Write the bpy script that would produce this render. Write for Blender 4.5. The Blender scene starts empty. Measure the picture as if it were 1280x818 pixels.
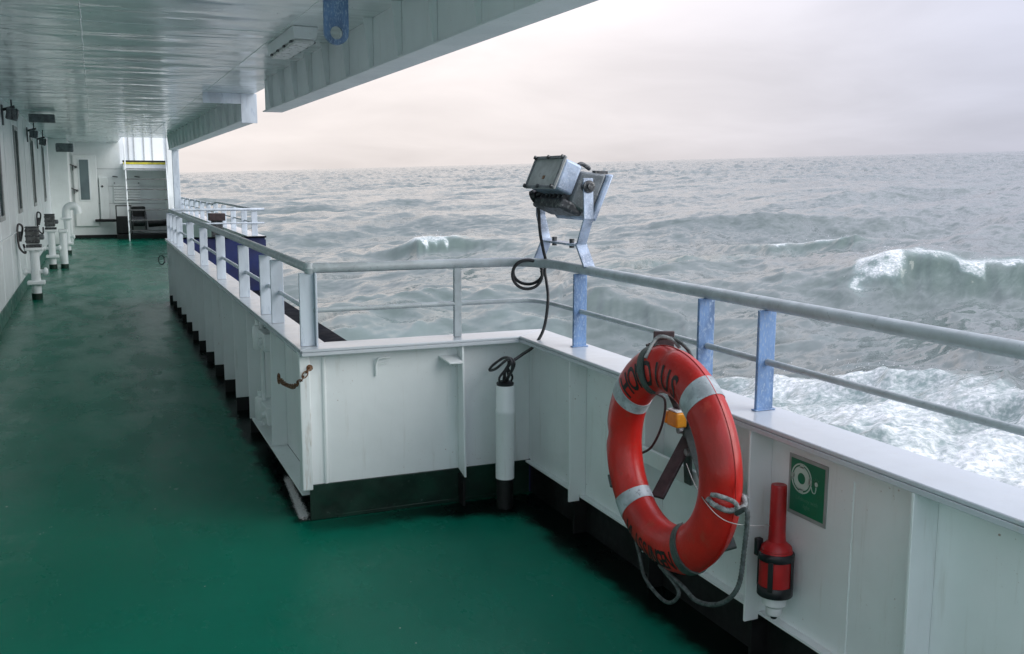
import bpy, bmesh, math, random
import numpy as np
from mathutils import Vector, Matrix
random.seed(7); RNG = np.random.default_rng(7)
SC = bpy.context.scene
COL = SC.collection
PI = math.pi

# ---------------------------------------------------------------- camera
# World axes are the ship's: X outboard, Y aft along the deck, Z up. The sea plane is tilted (the ship heels).
RCAM = np.array([[0.92053831, -0.0552186, 0.38673003], [-0.3906405, -0.13780429, 0.9101703], [0.00303473, -0.98891905, -0.14842475]])
FPX = 1218.73
CAMPOS = np.array([0.0, 0.0, 1.6])
cam_d = bpy.data.cameras.new('camera'); cam = bpy.data.objects.new('camera', cam_d); COL.objects.link(cam)
cam_d.sensor_width = 36.0; cam_d.lens = 36.0 * FPX / 1280.0
cam_d.clip_start = 0.05; cam_d.clip_end = 30000
r_, u_, b_ = RCAM[:, 0], -RCAM[:, 1], -RCAM[:, 2]
cam.matrix_world = Matrix(((r_[0], u_[0], b_[0], 0), (r_[1], u_[1], b_[1], 0), (r_[2], u_[2], b_[2], 1.6), (0, 0, 0, 1)))
SC.camera = cam

# ---------------------------------------------------------------- world, sun, exposure
SUN_AZ, SUN_EL = math.radians(128), math.radians(26)      # veiled sun, off the bow on the open side
GLOW_AZ = math.radians(2)                                   # thinner, warmer cloud low over the stern
world = bpy.data.worlds.new('World'); SC.world = world; world.use_nodes = True
wt = world.node_tree; wt.nodes.clear()
def wn(t, **k):
    n = wt.nodes.new(t)
    for a, v in k.items(): setattr(n, a, v)
    return n
def wmath(op, a, b=None, clamp=False):
    n = wn('ShaderNodeMath', operation=op, use_clamp=clamp)
    for i, v in enumerate((a, b)):
        if v is None: continue
        if isinstance(v, (int, float)): n.inputs[i].default_value = v
        else: wt.links.new(v, n.inputs[i])
    return n.outputs[0]
sky = wn('ShaderNodeTexSky', sky_type='NISHITA', sun_disc=False)
sky.sun_elevation = SUN_EL; sky.sun_rotation = SUN_AZ; sky.altitude = 10; sky.air_density = 1.0; sky.dust_density = 1.0
tc = wn('ShaderNodeTexCoord')
sp = wn('ShaderNodeSeparateXYZ'); wt.links.new(tc.outputs['Generated'], sp.inputs[0])
vx, vy, vz = sp.outputs
# cloud sheet: direction projected on a flat layer above
den = wmath('ADD', wmath('MAXIMUM', vz, 0.0), 0.16)
cb = wn('ShaderNodeCombineXYZ')
wt.links.new(wmath('DIVIDE', vx, den), cb.inputs[0]); wt.links.new(wmath('DIVIDE', vy, den), cb.inputs[1])
n1 = wn('ShaderNodeTexNoise'); n1.inputs['Scale'].default_value = 1.15; n1.inputs['Detail'].default_value = 6; n1.inputs['Roughness'].default_value = 0.52; n1.inputs['Distortion'].default_value = 0.35
wt.links.new(cb.outputs[0], n1.inputs['Vector'])
cl = wn('ShaderNodeMapRange'); cl.inputs[1].default_value = 0.3; cl.inputs[2].default_value = 0.72; cl.inputs[3].default_value = 0.92; cl.inputs[4].default_value = 1.10
wt.links.new(n1.outputs[0], cl.inputs[0])
dot = wmath('ADD', wmath('MULTIPLY', vx, math.sin(GLOW_AZ)), wmath('MULTIPLY', vy, math.cos(GLOW_AZ)))
az = wn('ShaderNodeMapRange', interpolation_type='SMOOTHSTEP'); az.inputs[1].default_value = 0.62; az.inputs[2].default_value = 1.03
wt.links.new(dot, az.inputs[0])
mixc = wn('ShaderNodeMix', data_type='RGBA'); lowz = wn('ShaderNodeMapRange', interpolation_type='SMOOTHSTEP'); lowz.inputs[1].default_value = 0.15; lowz.inputs[2].default_value = 0.8; lowz.inputs[3].default_value = 1.0; lowz.inputs[4].default_value = 0.15
wt.links.new(vz, lowz.inputs[0]); wt.links.new(wmath('MULTIPLY', az.outputs[0], lowz.outputs[0]), mixc.inputs['Factor'])
mixc.inputs['A'].default_value = (0.565, 0.58, 0.685, 1); mixc.inputs['B'].default_value = (0.845, 0.775, 0.75, 1)
bright = wmath('MULTIPLY', cl.outputs[0], wmath('ADD', wmath('ADD', 0.535, wmath('MULTIPLY', az.outputs[0], 0.05)), wmath('MULTIPLY', wmath('MAXIMUM', vz, 0.0), 1.35)))
bg_c = wn('ShaderNodeBackground'); wt.links.new(mixc.outputs['Result'], bg_c.inputs[0]); wt.links.new(bright, bg_c.inputs[1])
bg_s = wn('ShaderNodeBackground'); wt.links.new(sky.outputs[0], bg_s.inputs[0]); bg_s.inputs[1].default_value = 0.06
ms = wn('ShaderNodeMixShader'); ms.inputs[0].default_value = 0.96
wt.links.new(bg_s.outputs[0], ms.inputs[1]); wt.links.new(bg_c.outputs[0], ms.inputs[2])
wo = wn('ShaderNodeOutputWorld'); wt.links.new(ms.outputs[0], wo.inputs[0])
sl = bpy.data.lights.new('sun', 'SUN'); sl.energy = 1.5; sl.angle = math.radians(55); sl.color = (1.0, 0.965, 0.92)
so = bpy.data.objects.new('sun', sl); COL.objects.link(so)
sd = Vector((math.sin(SUN_AZ) * math.cos(SUN_EL), math.cos(SUN_AZ) * math.cos(SUN_EL), math.sin(SUN_EL)))
so.rotation_euler = sd.to_track_quat('Z', 'Y').to_euler(); so.location = (0, 0, 30)
vs = SC.view_settings; vs.view_transform = 'Standard'; vs.look = 'None'; vs.exposure = 0.8; vs.gamma = 1.0; vs.use_curve_mapping = False
SC.cycles.max_bounces = 8; SC.cycles.diffuse_bounces = 5; SC.cycles.glossy_bounces = 4; SC.cycles.caustics_reflective = False; SC.cycles.caustics_refractive = False

# ---------------------------------------------------------------- pixel helpers (direction only; the distance comes from a surface)
def ray(x, y): return RCAM @ np.array([x - 640, y - 409, FPX])
def PZ(x, y, z): v = ray(x, y); return CAMPOS + v * (z - 1.6) / v[2]
def PX(x, y, X0): v = ray(x, y); return CAMPOS + v * X0 / v[0]
def PY(x, y, Y0): v = ray(x, y); return CAMPOS + v * Y0 / v[1]
SEAN = np.array([-0.0328, -0.0047, 0.99945]); SEAN /= np.linalg.norm(SEAN); SEAH = 6.5

# ---------------------------------------------------------------- materials
def nmat(name):
    m = bpy.data.materials.new(name); m.use_nodes = True; nt = m.node_tree; nt.nodes.clear()
    o = nt.nodes.new('ShaderNodeOutputMaterial'); b = nt.nodes.new('ShaderNodeBsdfPrincipled'); nt.links.new(b.outputs[0], o.inputs[0])
    return m, nt, b
def N(nt, t, **k):
    n = nt.nodes.new(t)
    for a, v in k.items(): setattr(n, a, v)
    return n
def lk(nt, a, b): nt.links.new(a, b)
def noise(nt, scale, detail=4, rough=0.55, vec=None, stretch=None, dist=0.0):
    g = N(nt, 'ShaderNodeNewGeometry'); v = vec or g.outputs['Position']
    if stretch:
        mp = N(nt, 'ShaderNodeMapping'); mp.inputs['Scale'].default_value = stretch; lk(nt, v, mp.inputs[0]); v = mp.outputs[0]
    n = N(nt, 'ShaderNodeTexNoise'); n.inputs['Scale'].default_value = scale; n.inputs['Detail'].default_value = detail; n.inputs['Roughness'].default_value = rough; n.inputs['Distortion'].default_value = dist
    lk(nt, v, n.inputs['Vector']); return n.outputs[0]
def mrange(nt, v, a, b, c=0.0, d=1.0, smooth=True):
    n = N(nt, 'ShaderNodeMapRange', interpolation_type='SMOOTHSTEP' if smooth else 'LINEAR')
    n.inputs[1].default_value = a; n.inputs[2].default_value = b; n.inputs[3].default_value = c; n.inputs[4].default_value = d
    lk(nt, v, n.inputs[0]); return n.outputs[0]
def mixcol(nt, f, a, b, mode='MIX'):
    n = N(nt, 'ShaderNodeMix', data_type='RGBA', blend_type=mode)
    for s, v in (('Factor', f), ('A', a), ('B', b)):
        if isinstance(v, (int, float)): n.inputs[s].default_value = v
        elif isinstance(v, tuple): n.inputs[s].default_value = (*v[:3], 1)
        else: lk(nt, v, n.inputs[s])
    return n.outputs['Result']
def mth(nt, op, a, b=None, clamp=False):
    n = N(nt, 'ShaderNodeMath', operation=op, use_clamp=clamp)
    for i, v in enumerate((a, b)):
        if v is None: continue
        if isinstance(v, (int, float)): n.inputs[i].default_value = v
        else: lk(nt, v, n.inputs[i])
    return n.outputs[0]
def bump(nt, b, h, strength, dist=0.01, prev=None):
    n = N(nt, 'ShaderNodeBump'); n.inputs['Strength'].default_value = strength; n.inputs['Distance'].default_value = dist
    lk(nt, h, n.inputs['Height'])
    if prev: lk(nt, prev, n.inputs['Normal'])
    lk(nt, n.outputs[0], b.inputs['Normal']); return n.outputs[0]
def simple(name, col, rough=0.5, metal=0.0, var=0.12, scale=9.0, bmp=0.15, bscale=60.0, wear_or_light=None, wear_amt=0.35, wscale=30.0, stretch=None, coat=0.0, spec=0.5):
    m, nt, b = nmat(name)
    f = noise(nt, scale, 5, stretch=stretch)
    dark = tuple(c * (1 - var * 1.6) for c in col); lite = tuple(min(1, c * (1 + var)) for c in col)
    c = mixcol(nt, mrange(nt, f, 0.3, 0.7), dark, lite)
    if wear_or_light:
        w = noise(nt, wscale, 6, 0.65, stretch=stretch)
        c = mixcol(nt, mrange(nt, w, 0.62 - wear_amt * 0.3, 0.75 - wear_amt * 0.3), c, wear_or_light)
    lk(nt, c, b.inputs['Base Color'])
    lk(nt, mrange(nt, noise(nt, scale * 2.3, 4), 0.3, 0.7, rough * 0.8, min(1, rough * 1.25)), b.inputs['Roughness'])
    b.inputs['Metallic'].default_value = metal; b.inputs['Coat Weight'].default_value = coat; b.inputs['Specular IOR Level'].default_value = spec
    if bmp: bump(nt, b, noise(nt, bscale, 4), bmp, 0.004)
    return m
def white_paint(name, col=(0.80, 0.85, 0.855), rough=0.38, rust=0.0, buckle=0.0, runs=False):
    m, nt, b = nmat(name)
    f = noise(nt, 2.2, 6, 0.6); c = mixcol(nt, mrange(nt, f, 0.3, 0.72), tuple(x * 0.92 for x in col), col)
    st = noise(nt, 5.0, 5, 0.6, stretch=(6.0, 6.0, 0.5))          # faint vertical run marks
    c = mixcol(nt, mrange(nt, st, 0.56, 0.8, 0.0, 0.45), c, (0.50, 0.50, 0.45))
    sc_ = noise(nt, 38.0, 5, 0.7)
    c = mixcol(nt, mrange(nt, sc_, 0.68, 0.76, 0.0, 0.5), c, (0.46, 0.46, 0.44))
    if rust:
        r1 = mrange(nt, noise(nt, 60.0, 4, 0.65), 0.66, 0.72); r2 = mrange(nt, noise(nt, 3.1, 3), 0.48, 0.60)
        c = mixcol(nt, mth(nt, 'MULTIPLY', mth(nt, 'MULTIPLY', r1, r2), rust), c, (0.22, 0.10, 0.04))
    if runs:
        rr1 = mrange(nt, noise(nt, 14.0, 5, 0.7, stretch=(1.0, 1.0, 0.12)), 0.60, 0.70, 0.0, 0.40)
        c = mixcol(nt, rr1, c, (0.30, 0.17, 0.08))
    lk(nt, c, b.inputs['Base Color'])
    lk(nt, mrange(nt, noise(nt, 7.0, 4), 0.3, 0.7, rough * 0.75, rough * 1.2), b.inputs['Roughness'])
    h = bump(nt, b, noise(nt, 2.0, 3), 0.45, 0.03 + buckle)
    bump(nt, b, noise(nt, 85.0, 4), 0.10, 0.002, prev=h)
    return m
M = {}
M['white'] = white_paint('white_ship_paint', rust=0.7)
M['white_rusty'] = white_paint('white_paint_with_rust_runs', rust=1.0, runs=True)
M['white_far'] = white_paint('white_bulkhead_paint', col=(0.78, 0.82, 0.81), rust=0.3)
M['cap'] = white_paint('cap_rail_paint', col=(0.53, 0.575, 0.615), rough=0.22, rust=0.25)
M['rail'] = simple('grey_rail_paint', (0.40, 0.45, 0.47), 0.38, var=0.10, scale=14, wear_or_light=(0.24, 0.28, 0.30), wear_amt=0.12, wscale=45)
M['post_white'] = simple('pale_post_paint', (0.56, 0.63, 0.70), 0.35, var=0.10, scale=10, wear_or_light=(0.40, 0.47, 0.56), wear_amt=0.2, wscale=22, stretch=(1, 1, 0.25))
M['post_blue'] = simple('scuffed_blue_paint', (0.115, 0.21, 0.385), 0.40, var=0.3, scale=7, wear_or_light=(0.26, 0.36, 0.50), wear_amt=0.40, wscale=110, stretch=(1.3, 1.3, 0.5))
M['galv'] = simple('blue_grey_galvanised_steel', (0.34, 0.42, 0.54), 0.38, metal=0.3, var=0.3, scale=9, wear_or_light=(0.48, 0.54, 0.62), wear_amt=0.35, wscale=120)
M['darkmetal'] = simple('dark_weathered_metal', (0.045, 0.05, 0.055), 0.5, metal=0.2, var=0.3, scale=25, wear_or_light=(0.16, 0.17, 0.17), wear_amt=0.4, wscale=60)
M['greymetal'] = simple('grey_cast_aluminium', (0.16, 0.18, 0.19), 0.45, metal=0.3, var=0.25, scale=12, wear_or_light=(0.26, 0.28, 0.29), wear_amt=0.3, wscale=130)
M['palegrey'] = simple('pale_grey_cover_paint', (0.36, 0.38, 0.375), 0.45, var=0.12, scale=18, wear_or_light=(0.22, 0.23, 0.23), wear_amt=0.1, wscale=40)
M['rubber'] = simple('black_rubber', (0.012, 0.013, 0.016), 0.45, var=0.3)
M['black'] = simple('black_bitumen_paint', (0.003, 0.005, 0.005), 0.55, var=0.3, scale=5)
M['green_coam'] = simple('dark_green_coaming_paint', (0.005, 0.030, 0.019), 0.42, var=0.3, scale=6, wear_or_light=(0.05, 0.08, 0.07), wear_amt=0.05, wscale=35)
M['green_skirt'] = simple('green_skirting_paint', (0.01, 0.12, 0.085), 0.4, var=0.25, scale=6, wear_or_light=(0.4, 0.45, 0.42), wear_amt=0.2, wscale=12)
M['navy'] = simple('navy_hull_paint', (0.003, 0.013, 0.085), 0.65, var=0.25, scale=3)
M['navy_dark'] = simple('black_boot_paint', (0.004, 0.006, 0.010), 0.95, var=0.25, scale=3, spec=0.08)
M['glass'] = simple('dark_window_glass', (0.10, 0.145, 0.15), 0.08, var=0.2, scale=1.2, bmp=0)
M['grey_machinery'] = simple('grey_machinery_paint', (0.10, 0.108, 0.108), 0.5, var=0.3, scale=12)  # even grey paint of the valve heads and ladder treads
M['yellow'] = simple('yellow_plastic', (0.72, 0.30, 0.02), 0.35, var=0.12, scale=20)
M['yellow_stripe'] = simple('yellow_edge_paint', (0.62, 0.56, 0.05), 0.45, var=0.2, scale=8)
M['orange'] = simple('orange_red_plastic', (0.47, 0.012, 0.008), 0.36, var=0.2, scale=5, bmp=0.2, bscale=90, wear_or_light=(0.40, 0.035, 0.022), wear_amt=0.2, wscale=16, coat=0.15)
M['red_tube'] = simple('red_smoke_signal_plastic', (0.40, 0.010, 0.012), 0.4, var=0.15, scale=12)
M['reflect'] = simple('silver_reflective_tape', (0.40, 0.45, 0.48), 0.42, var=0.2, scale=16, wear_or_light=(0.26, 0.29, 0.31), wear_amt=0.3, wscale=55, bmp=0.3, bscale=90)
M['strap'] = simple('grey_green_webbing', (0.055, 0.075, 0.07), 0.6, var=0.2, scale=25, bmp=0.5, bscale=220)
M['brown'] = simple('dark_brown_steel', (0.045, 0.028, 0.03), 0.5, var=0.3, scale=20)
M['letter'] = simple('black_lettering', (0.008, 0.007, 0.007), 0.5, var=0.1, bmp=0)
M['rope'] = simple('weathered_rope', (0.25, 0.27, 0.27), 0.8, var=0.35, scale=60, bmp=0.5, bscale=260)
M['rope_dark'] = simple('dark_wet_rope', (0.07, 0.085, 0.085), 0.75, var=0.35, scale=60, bmp=0.5, bscale=260)
M['cord'] = simple('thin_white_cord', (0.36, 0.35, 0.34), 0.7)
M['rust'] = simple('rusty_steel', (0.16, 0.065, 0.025), 0.8, var=0.4, scale=60, wear_or_light=(0.34, 0.27, 0.20), wear_amt=0.4, wscale=90, bmp=0.5, bscale=150)
M['plastic_white'] = simple('milky_white_plastic', (0.66, 0.68, 0.68), 0.4, var=0.08)
M['sign_green'] = simple('safety_green_film', (0.006, 0.17, 0.085), 0.35, var=0.08, scale=10, bmp=0)
M['sign_print'] = simple('pale_green_print', (0.48, 0.62, 0.55), 0.5, var=0.1, bmp=0)
M['sign_text'] = simple('faded_pale_print', (0.10, 0.26, 0.18), 0.5, var=0.1, bmp=0)
M['sign_edge'] = simple('grey_sign_backing', (0.34, 0.37, 0.36), 0.45, var=0.12)
M['lens'] = simple('milky_lamp_diffuser', (0.66, 0.68, 0.66), 0.3, var=0.05, bmp=0)
M['bolt'] = simple('zinc_bolt', (0.30, 0.31, 0.32), 0.4, metal=0.6, var=0.3, scale=40)

# glossy overhead paint with plate buckles between the hidden frames
m, nt, b = nmat('glossy_ceiling_paint'); M['ceiling'] = m
f = noise(nt, 0.9, 6, 0.6); c = mixcol(nt, mrange(nt, f, 0.3, 0.75), (0.76, 0.83, 0.825), (0.84, 0.89, 0.885))
spk = noise(nt, 22.0, 3, 0.5); c = mixcol(nt, mrange(nt, spk, 0.73, 0.76, 0, 0.85), c, (0.06, 0.06, 0.05))
st = noise(nt, 3.0, 5, 0.6, stretch=(0.25, 3.0, 1)); c = mixcol(nt, mrange(nt, st, 0.58, 0.78, 0, 0.12), c, (0.45, 0.49, 0.48))
lk(nt, c, b.inputs['Base Color']); b.inputs['IOR'].default_value = 1.55
lk(nt, mrange(nt, noise(nt, 5.0, 4), 0.3, 0.7, 0.10, 0.22), b.inputs['Roughness'])
bk = noise(nt, 1.0, 2, 0.45, stretch=(0.7, 1.7, 1), dist=0.5)
h = bump(nt, b, bk, 0.8, 0.05)
bk2 = noise(nt, 1.0, 3, 0.5, stretch=(1.1, 3.6, 1), dist=0.5)
h = bump(nt, b, bk2, 0.5, 0.010, prev=h)
bump(nt, b, noise(nt, 60.0, 3), 0.06, 0.002, prev=h)

# wet green deck paint; black band along the bulwarks with an uneven edge; salt stains
m, nt, b = nmat('wet_green_deck_paint'); M['deck'] = m
g = N(nt, 'ShaderNodeNewGeometry'); sx = N(nt, 'ShaderNodeSeparateXYZ'); lk(nt, g.outputs['Position'], sx.inputs[0])
f = noise(nt, 1.3, 6, 0.6); c = mixcol(nt, mrange(nt, f, 0.3, 0.75), (0.0004, 0.128, 0.080), (0.0008, 0.150, 0.094))
f2 = noise(nt, 16.0, 5, 0.65); c = mixcol(nt, mrange(nt, f2, 0.55, 0.8, 0, 0.5), c, (0.0005, 0.104, 0.066))
salt = mth(nt, 'MULTIPLY', mrange(nt, noise(nt, 2.0, 6, 0.65, stretch=(1.4, 0.55, 1), dist=0.6), 0.52, 0.72), mrange(nt, noise(nt, 9.0, 5, 0.7), 0.38, 0.72))
near_wall = mrange(nt, sx.outputs[0], -0.15, -0.95, 0.05, 0.6); c = mixcol(nt, mth(nt, 'MULTIPLY', salt, near_wall), c, (0.33, 0.42, 0.38))
spk = mrange(nt, noise(nt, 42.0, 2, 0.5), 0.775, 0.79); c = mixcol(nt, spk, c, (0.5, 0.5, 0.47))
wob = mth(nt, 'MULTIPLY', mth(nt, 'SUBTRACT', noise(nt, 6.0, 4), 0.5), 0.16)
edge_x = mth(nt, 'ADD', sx.outputs[0], wob)
aft = mrange(nt, sx.outputs[1], 4.70, 4.76, smooth=False)                       # inboard run lies aft of the jog
band_r = mth(nt, 'MULTIPLY', mrange(nt, edge_x, 1.86, 1.98), mth(nt, 'SUBTRACT', 1.0, aft))
band_f = mth(nt, 'MULTIPLY', mth(nt, 'MULTIPLY', mrange(nt, edge_x, 0.79, 0.87), aft), mrange(nt, sx.outputs[1], 14.5, 14.2))
edge_y = mth(nt, 'ADD', mth(nt, 'ADD', sx.outputs[1], wob), mrange(nt, sx.outputs[0], 1.3, 1.95, 0.0, 0.14))
band_t = mth(nt, 'MULTIPLY', mrange(nt, edge_y, 4.50, 4.64), mrange(nt, edge_x, 0.85, 1.75, 0.45, 1.0))
band_t = mth(nt, 'MULTIPLY', band_t, mth(nt, 'MULTIPLY', mth(nt, 'SUBTRACT', 1.0, aft), mrange(nt, sx.outputs[0], 0.84, 0.90)))
blk = mth(nt, 'MAXIMUM', mth(nt, 'MAXIMUM', band_r, band_f), band_t)
c = mixcol(nt, blk, c, (0.0015, 0.005, 0.004))
lk(nt, c, b.inputs['Base Color'])
lk(nt, mrange(nt, noise(nt, 1.7, 6, 0.62, stretch=(1.6, 0.7, 1)), 0.30, 0.68, 0.16, 0.32), b.inputs['Roughness']); b.inputs['Specular IOR Level'].default_value = 0.09
h = bump(nt, b, noise(nt, 1.1, 3), 0.25, 0.02)
bump(nt, b, noise(nt, 150.0, 3, 0.6), 0.38, 0.003, prev=h)

# strip of deck light put into pale colour (edges broken up by noise)
m, nt, b = nmat('pale_light_strip'); M['gleam'] = m
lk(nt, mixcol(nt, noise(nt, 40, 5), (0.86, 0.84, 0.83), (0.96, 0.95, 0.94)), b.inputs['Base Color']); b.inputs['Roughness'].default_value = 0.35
at = N(nt, 'ShaderNodeAttribute', attribute_name='wear_or_light')  # fades the painted light towards its edges
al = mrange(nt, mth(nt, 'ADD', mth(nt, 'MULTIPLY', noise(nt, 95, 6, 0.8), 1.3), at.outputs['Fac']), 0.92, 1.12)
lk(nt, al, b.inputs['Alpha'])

# ---------------------------------------------------------------- mesh builder
class MB:
    def __init__(self): self.v = []; self.f = []
    def add(self, vs, fs):
        o = len(self.v); self.v += [tuple(float(c) for c in p) for p in vs]; self.f += [tuple(i + o for i in q) for q in fs]; return self
    def box(self, x0, x1, y0, y1, z0, z1):
        vs = [(x, y, z) for x in (x0, x1) for y in (y0, y1) for z in (z0, z1)]
        return self.add(vs, [(0, 1, 3, 2), (4, 6, 7, 5), (0, 4, 5, 1), (2, 3, 7, 6), (0, 2, 6, 4), (1, 5, 7, 3)])
    def obox(self, c, ax, ay, az, hx, hy, hz, taper=1.0):
        c = np.array(c, float); ax, ay, az = [np.array(a, float) / np.linalg.norm(a) for a in (ax, ay, az)]; vs = []
        for x in (-1, 1):
            for y in (-1, 1):
                for z in (-1, 1):
                    t = taper if z > 0 else 1.0
                    vs.append(c + ax * x * hx * t + ay * y * hy * t + az * z * hz)
        return self.add(vs, [(0, 1, 3, 2), (4, 6, 7, 5), (0, 4, 5, 1), (2, 3, 7, 6), (0, 2, 6, 4), (1, 5, 7, 3)])
    def bar(self, p0, p1, w, t, side=(0, 0, 1)):
        p0 = np.array(p0, float); p1 = np.array(p1, float); d = p1 - p0; L = np.linalg.norm(d); d /= L
        s = np.array(side, float); s = s - d * (s @ d); s /= np.linalg.norm(s); n = np.cross(d, s)
        return self.obox((p0 + p1) / 2, s, n, d, w / 2, t / 2, L / 2)
    def tube(self, pts, r, n=10, closed=False, cap=True, prof=None):
        pts = [np.array(p, float) for p in pts]; k = len(pts); rr = r if hasattr(r, '__len__') else [r] * k
        tang = []
        for i in range(k):
            a = pts[(i - 1) % k] if (closed or i > 0) else pts[i]; c = pts[(i + 1) % k] if (closed or i < k - 1) else pts[i]
            t = c - a; tang.append(t / (np.linalg.norm(t) + 1e-12))
        up = np.array([0, 0, 1.0]) if abs(tang[0][2]) < 0.9 else np.array([1.0, 0, 0])
        nrm = up - tang[0] * (up @ tang[0]); nrm /= np.linalg.norm(nrm); vs = []
        for i in range(k):
            nrm = nrm - tang[i] * (nrm @ tang[i]); nrm /= np.linalg.norm(nrm); bn = np.cross(tang[i], nrm)
            for j in range(n):
                a = 2 * PI * j / n; q = prof(i, a) if prof else 1.0
                vs.append(pts[i] + (nrm * math.cos(a) + bn * math.sin(a)) * rr[i] * q)
        fs = []
        for i in range(k if closed else k - 1):
            for j in range(n):
                a = i * n + j; b2 = i * n + (j + 1) % n; i2 = (i + 1) % k
                fs.append((a, b2, i2 * n + (j + 1) % n, i2 * n + j))
        if cap and not closed: fs.append(tuple(range(n - 1, -1, -1))); fs.append(tuple((k - 1) * n + j for j in range(n)))
        return self.add(vs, fs)
    def cyl(self, p0, p1, r, n=20, r2=None): return self.tube([p0, p1], [r, r if r2 is None else r2], n)
    def lathe(self, c, prof, n=24, axis=(0, 0, 1)):
        c = np.array(c, float); a = np.array(axis, float); a /= np.linalg.norm(a)
        u = np.array([1.0, 0, 0]) if abs(a[0]) < 0.9 else np.array([0, 1.0, 0]); u = u - a * (u @ a); u /= np.linalg.norm(u); w = np.cross(a, u)
        vs = [c + a * z + (u * math.cos(2 * PI * j / n) + w * math.sin(2 * PI * j / n)) * r for r, z in prof for j in range(n)]
        k = len(prof); fs = [(i * n + j, i * n + (j + 1) % n, (i + 1) * n + (j + 1) % n, (i + 1) * n + j) for i in range(k - 1) for j in range(n)]
        fs.append(tuple(range(n - 1, -1, -1))); fs.append(tuple((k - 1) * n + j for j in range(n)))
        return self.add(vs, fs)
    def prism(self, poly, d):
        poly = [np.array(p, float) for p in poly]; d = np.array(d, float); k = len(poly)
        vs = poly + [p + d for p in poly]
        fs = [tuple(range(k - 1, -1, -1)), tuple(range(k, 2 * k))] + [(i, (i + 1) % k, k + (i + 1) % k, k + i) for i in range(k)]
        return self.add(vs, fs)
    def build(self, name, mat, parent=None, bevel=0.0, smooth=40, seg=2):
        off = np.array(WORLD_OF.get(parent.name, (0, 0, 0))) if parent else np.zeros(3)
        me = bpy.data.meshes.new(name)
        me.from_pydata([tuple(np.array(p) - off) for p in self.v], [], self.f); me.update()
        bm = bmesh.new(); bm.from_mesh(me); bmesh.ops.recalc_face_normals(bm, faces=bm.faces); bm.to_mesh(me); bm.free()
        me.materials.append(M[mat] if isinstance(mat, str) else mat)
        o = bpy.data.objects.new(name, me); COL.objects.link(o)
        if parent: o.parent = parent
        if parent: WORLD_OF[o.name] = tuple(off)
        else: WORLD_OF[o.name] = (0, 0, 0)
        if smooth: me.shade_smooth() if hasattr(me, 'shade_smooth') else None; me.set_sharp_from_angle(angle=math.radians(smooth))
        if bevel:
            md = o.modifiers.new('bevel', 'BEVEL'); md.width = bevel; md.segments = seg; md.limit_method = 'ANGLE'; md.angle_limit = math.radians(50)
        return o
WORLD_OF = {}
def tag(o, label, cat, group=None):
    o['label'] = label; o['category'] = cat
    if group: o['group'] = group
    return o
def thing(name, label, cat, loc=(0, 0, 0), group=None):
    o = bpy.data.objects.new(name, None); COL.objects.link(o); o.location = tuple(float(c) for c in loc); o.empty_display_size = 0.1
    WORLD_OF[o.name] = tuple(float(c) for c in loc); tag(o, label, cat, group); return o
def struct(o): o['kind'] = 'structure'; return o
def B(*a): return MB().box(*a)
def smoothpath(pts, n=12, closed=False):
    P = [np.array(p, float) for p in pts]; k = len(P); out = []
    for i in range(k if closed else k - 1):
        p0 = P[(i - 1) % k] if (closed or i > 0) else P[0] * 2 - P[1]; p1 = P[i]; p2 = P[(i + 1) % k]
        p3 = P[(i + 2) % k] if (closed or i + 2 < k) else P[-1] * 2 - P[-2]
        for j in range(n):
            t = j / n
            out.append(0.5 * ((2 * p1) + (-p0 + p2) * t + (2 * p0 - 5 * p1 + 4 * p2 - p3) * t * t + (-p0 + 3 * p1 - 3 * p2 + p3) * t ** 3))
    if not closed: out.append(P[-1])
    return out
def resample(pts, step):
    P = np.array(pts); d = np.r_[0, np.cumsum(np.linalg.norm(np.diff(P, axis=0), axis=1))]
    s = np.linspace(0, d[-1], max(2, int(d[-1] / step))); return [np.array([np.interp(q, d, P[:, i]) for i in range(3)]) for q in s]
def rope(mb, pts, r=0.009, pitch=0.035, closed=False):
    pts = resample(pts, 0.004); tw = 2 * PI * 0.004 / pitch
    return mb.tube(pts, r, 12, prof=lambda i, a: 0.80 + 0.24 * abs(math.cos(1.5 * (a + i * tw))))

# ================================================================ THE SETTING
FL = -0.10           # deck level
CE = 2.66            # overhead
LW = -1.06           # inboard wall
YB = 31.0            # far bulkhead
SILL, RAIL = 0.785, 1.173

d = MB()
d.box(LW, 2.16, -6, 4.752, FL - 0.05, FL); d.box(LW, 1.0, 4.752, 14.55, FL - 0.05, FL); d.box(LW, 2.2, 14.55, YB + 1.2, FL - 0.05, FL)
struct(d.build('deck', 'deck', smooth=0))

ce = MB()
ce.box(LW, 1.93, 0.8, 10.95, CE, CE + 0.09); ce.box(LW, 1.90, 10.95, 27.0, CE, CE + 0.09); ce.box(LW, 0.70, 27.0, YB, CE, CE + 0.09)
ceil = struct(ce.build('ceiling', 'ceiling', smooth=0))
for x, r in ((-0.02, 0.004), (1.30, 0.003)):
    pts = [(x + 0.002 * math.sin(y * 9) + RNG.normal(0, 0.0012), y, CE - 0.001) for y in np.arange(2.5, 26, 0.06)]
    MB().tube(pts, r, 6).build('weld_seam', 'ceiling', ceil)
for y in (5.0, 7.4, 9.8, 13.6, 17.2):
    pts = [(x, y + RNG.normal(0, 0.0012), CE - 0.001) for x in np.arange(LW, 1.66, 0.05)]
    MB().tube(pts, 0.0025, 6).build('weld_seam', 'ceiling', ceil)

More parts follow.
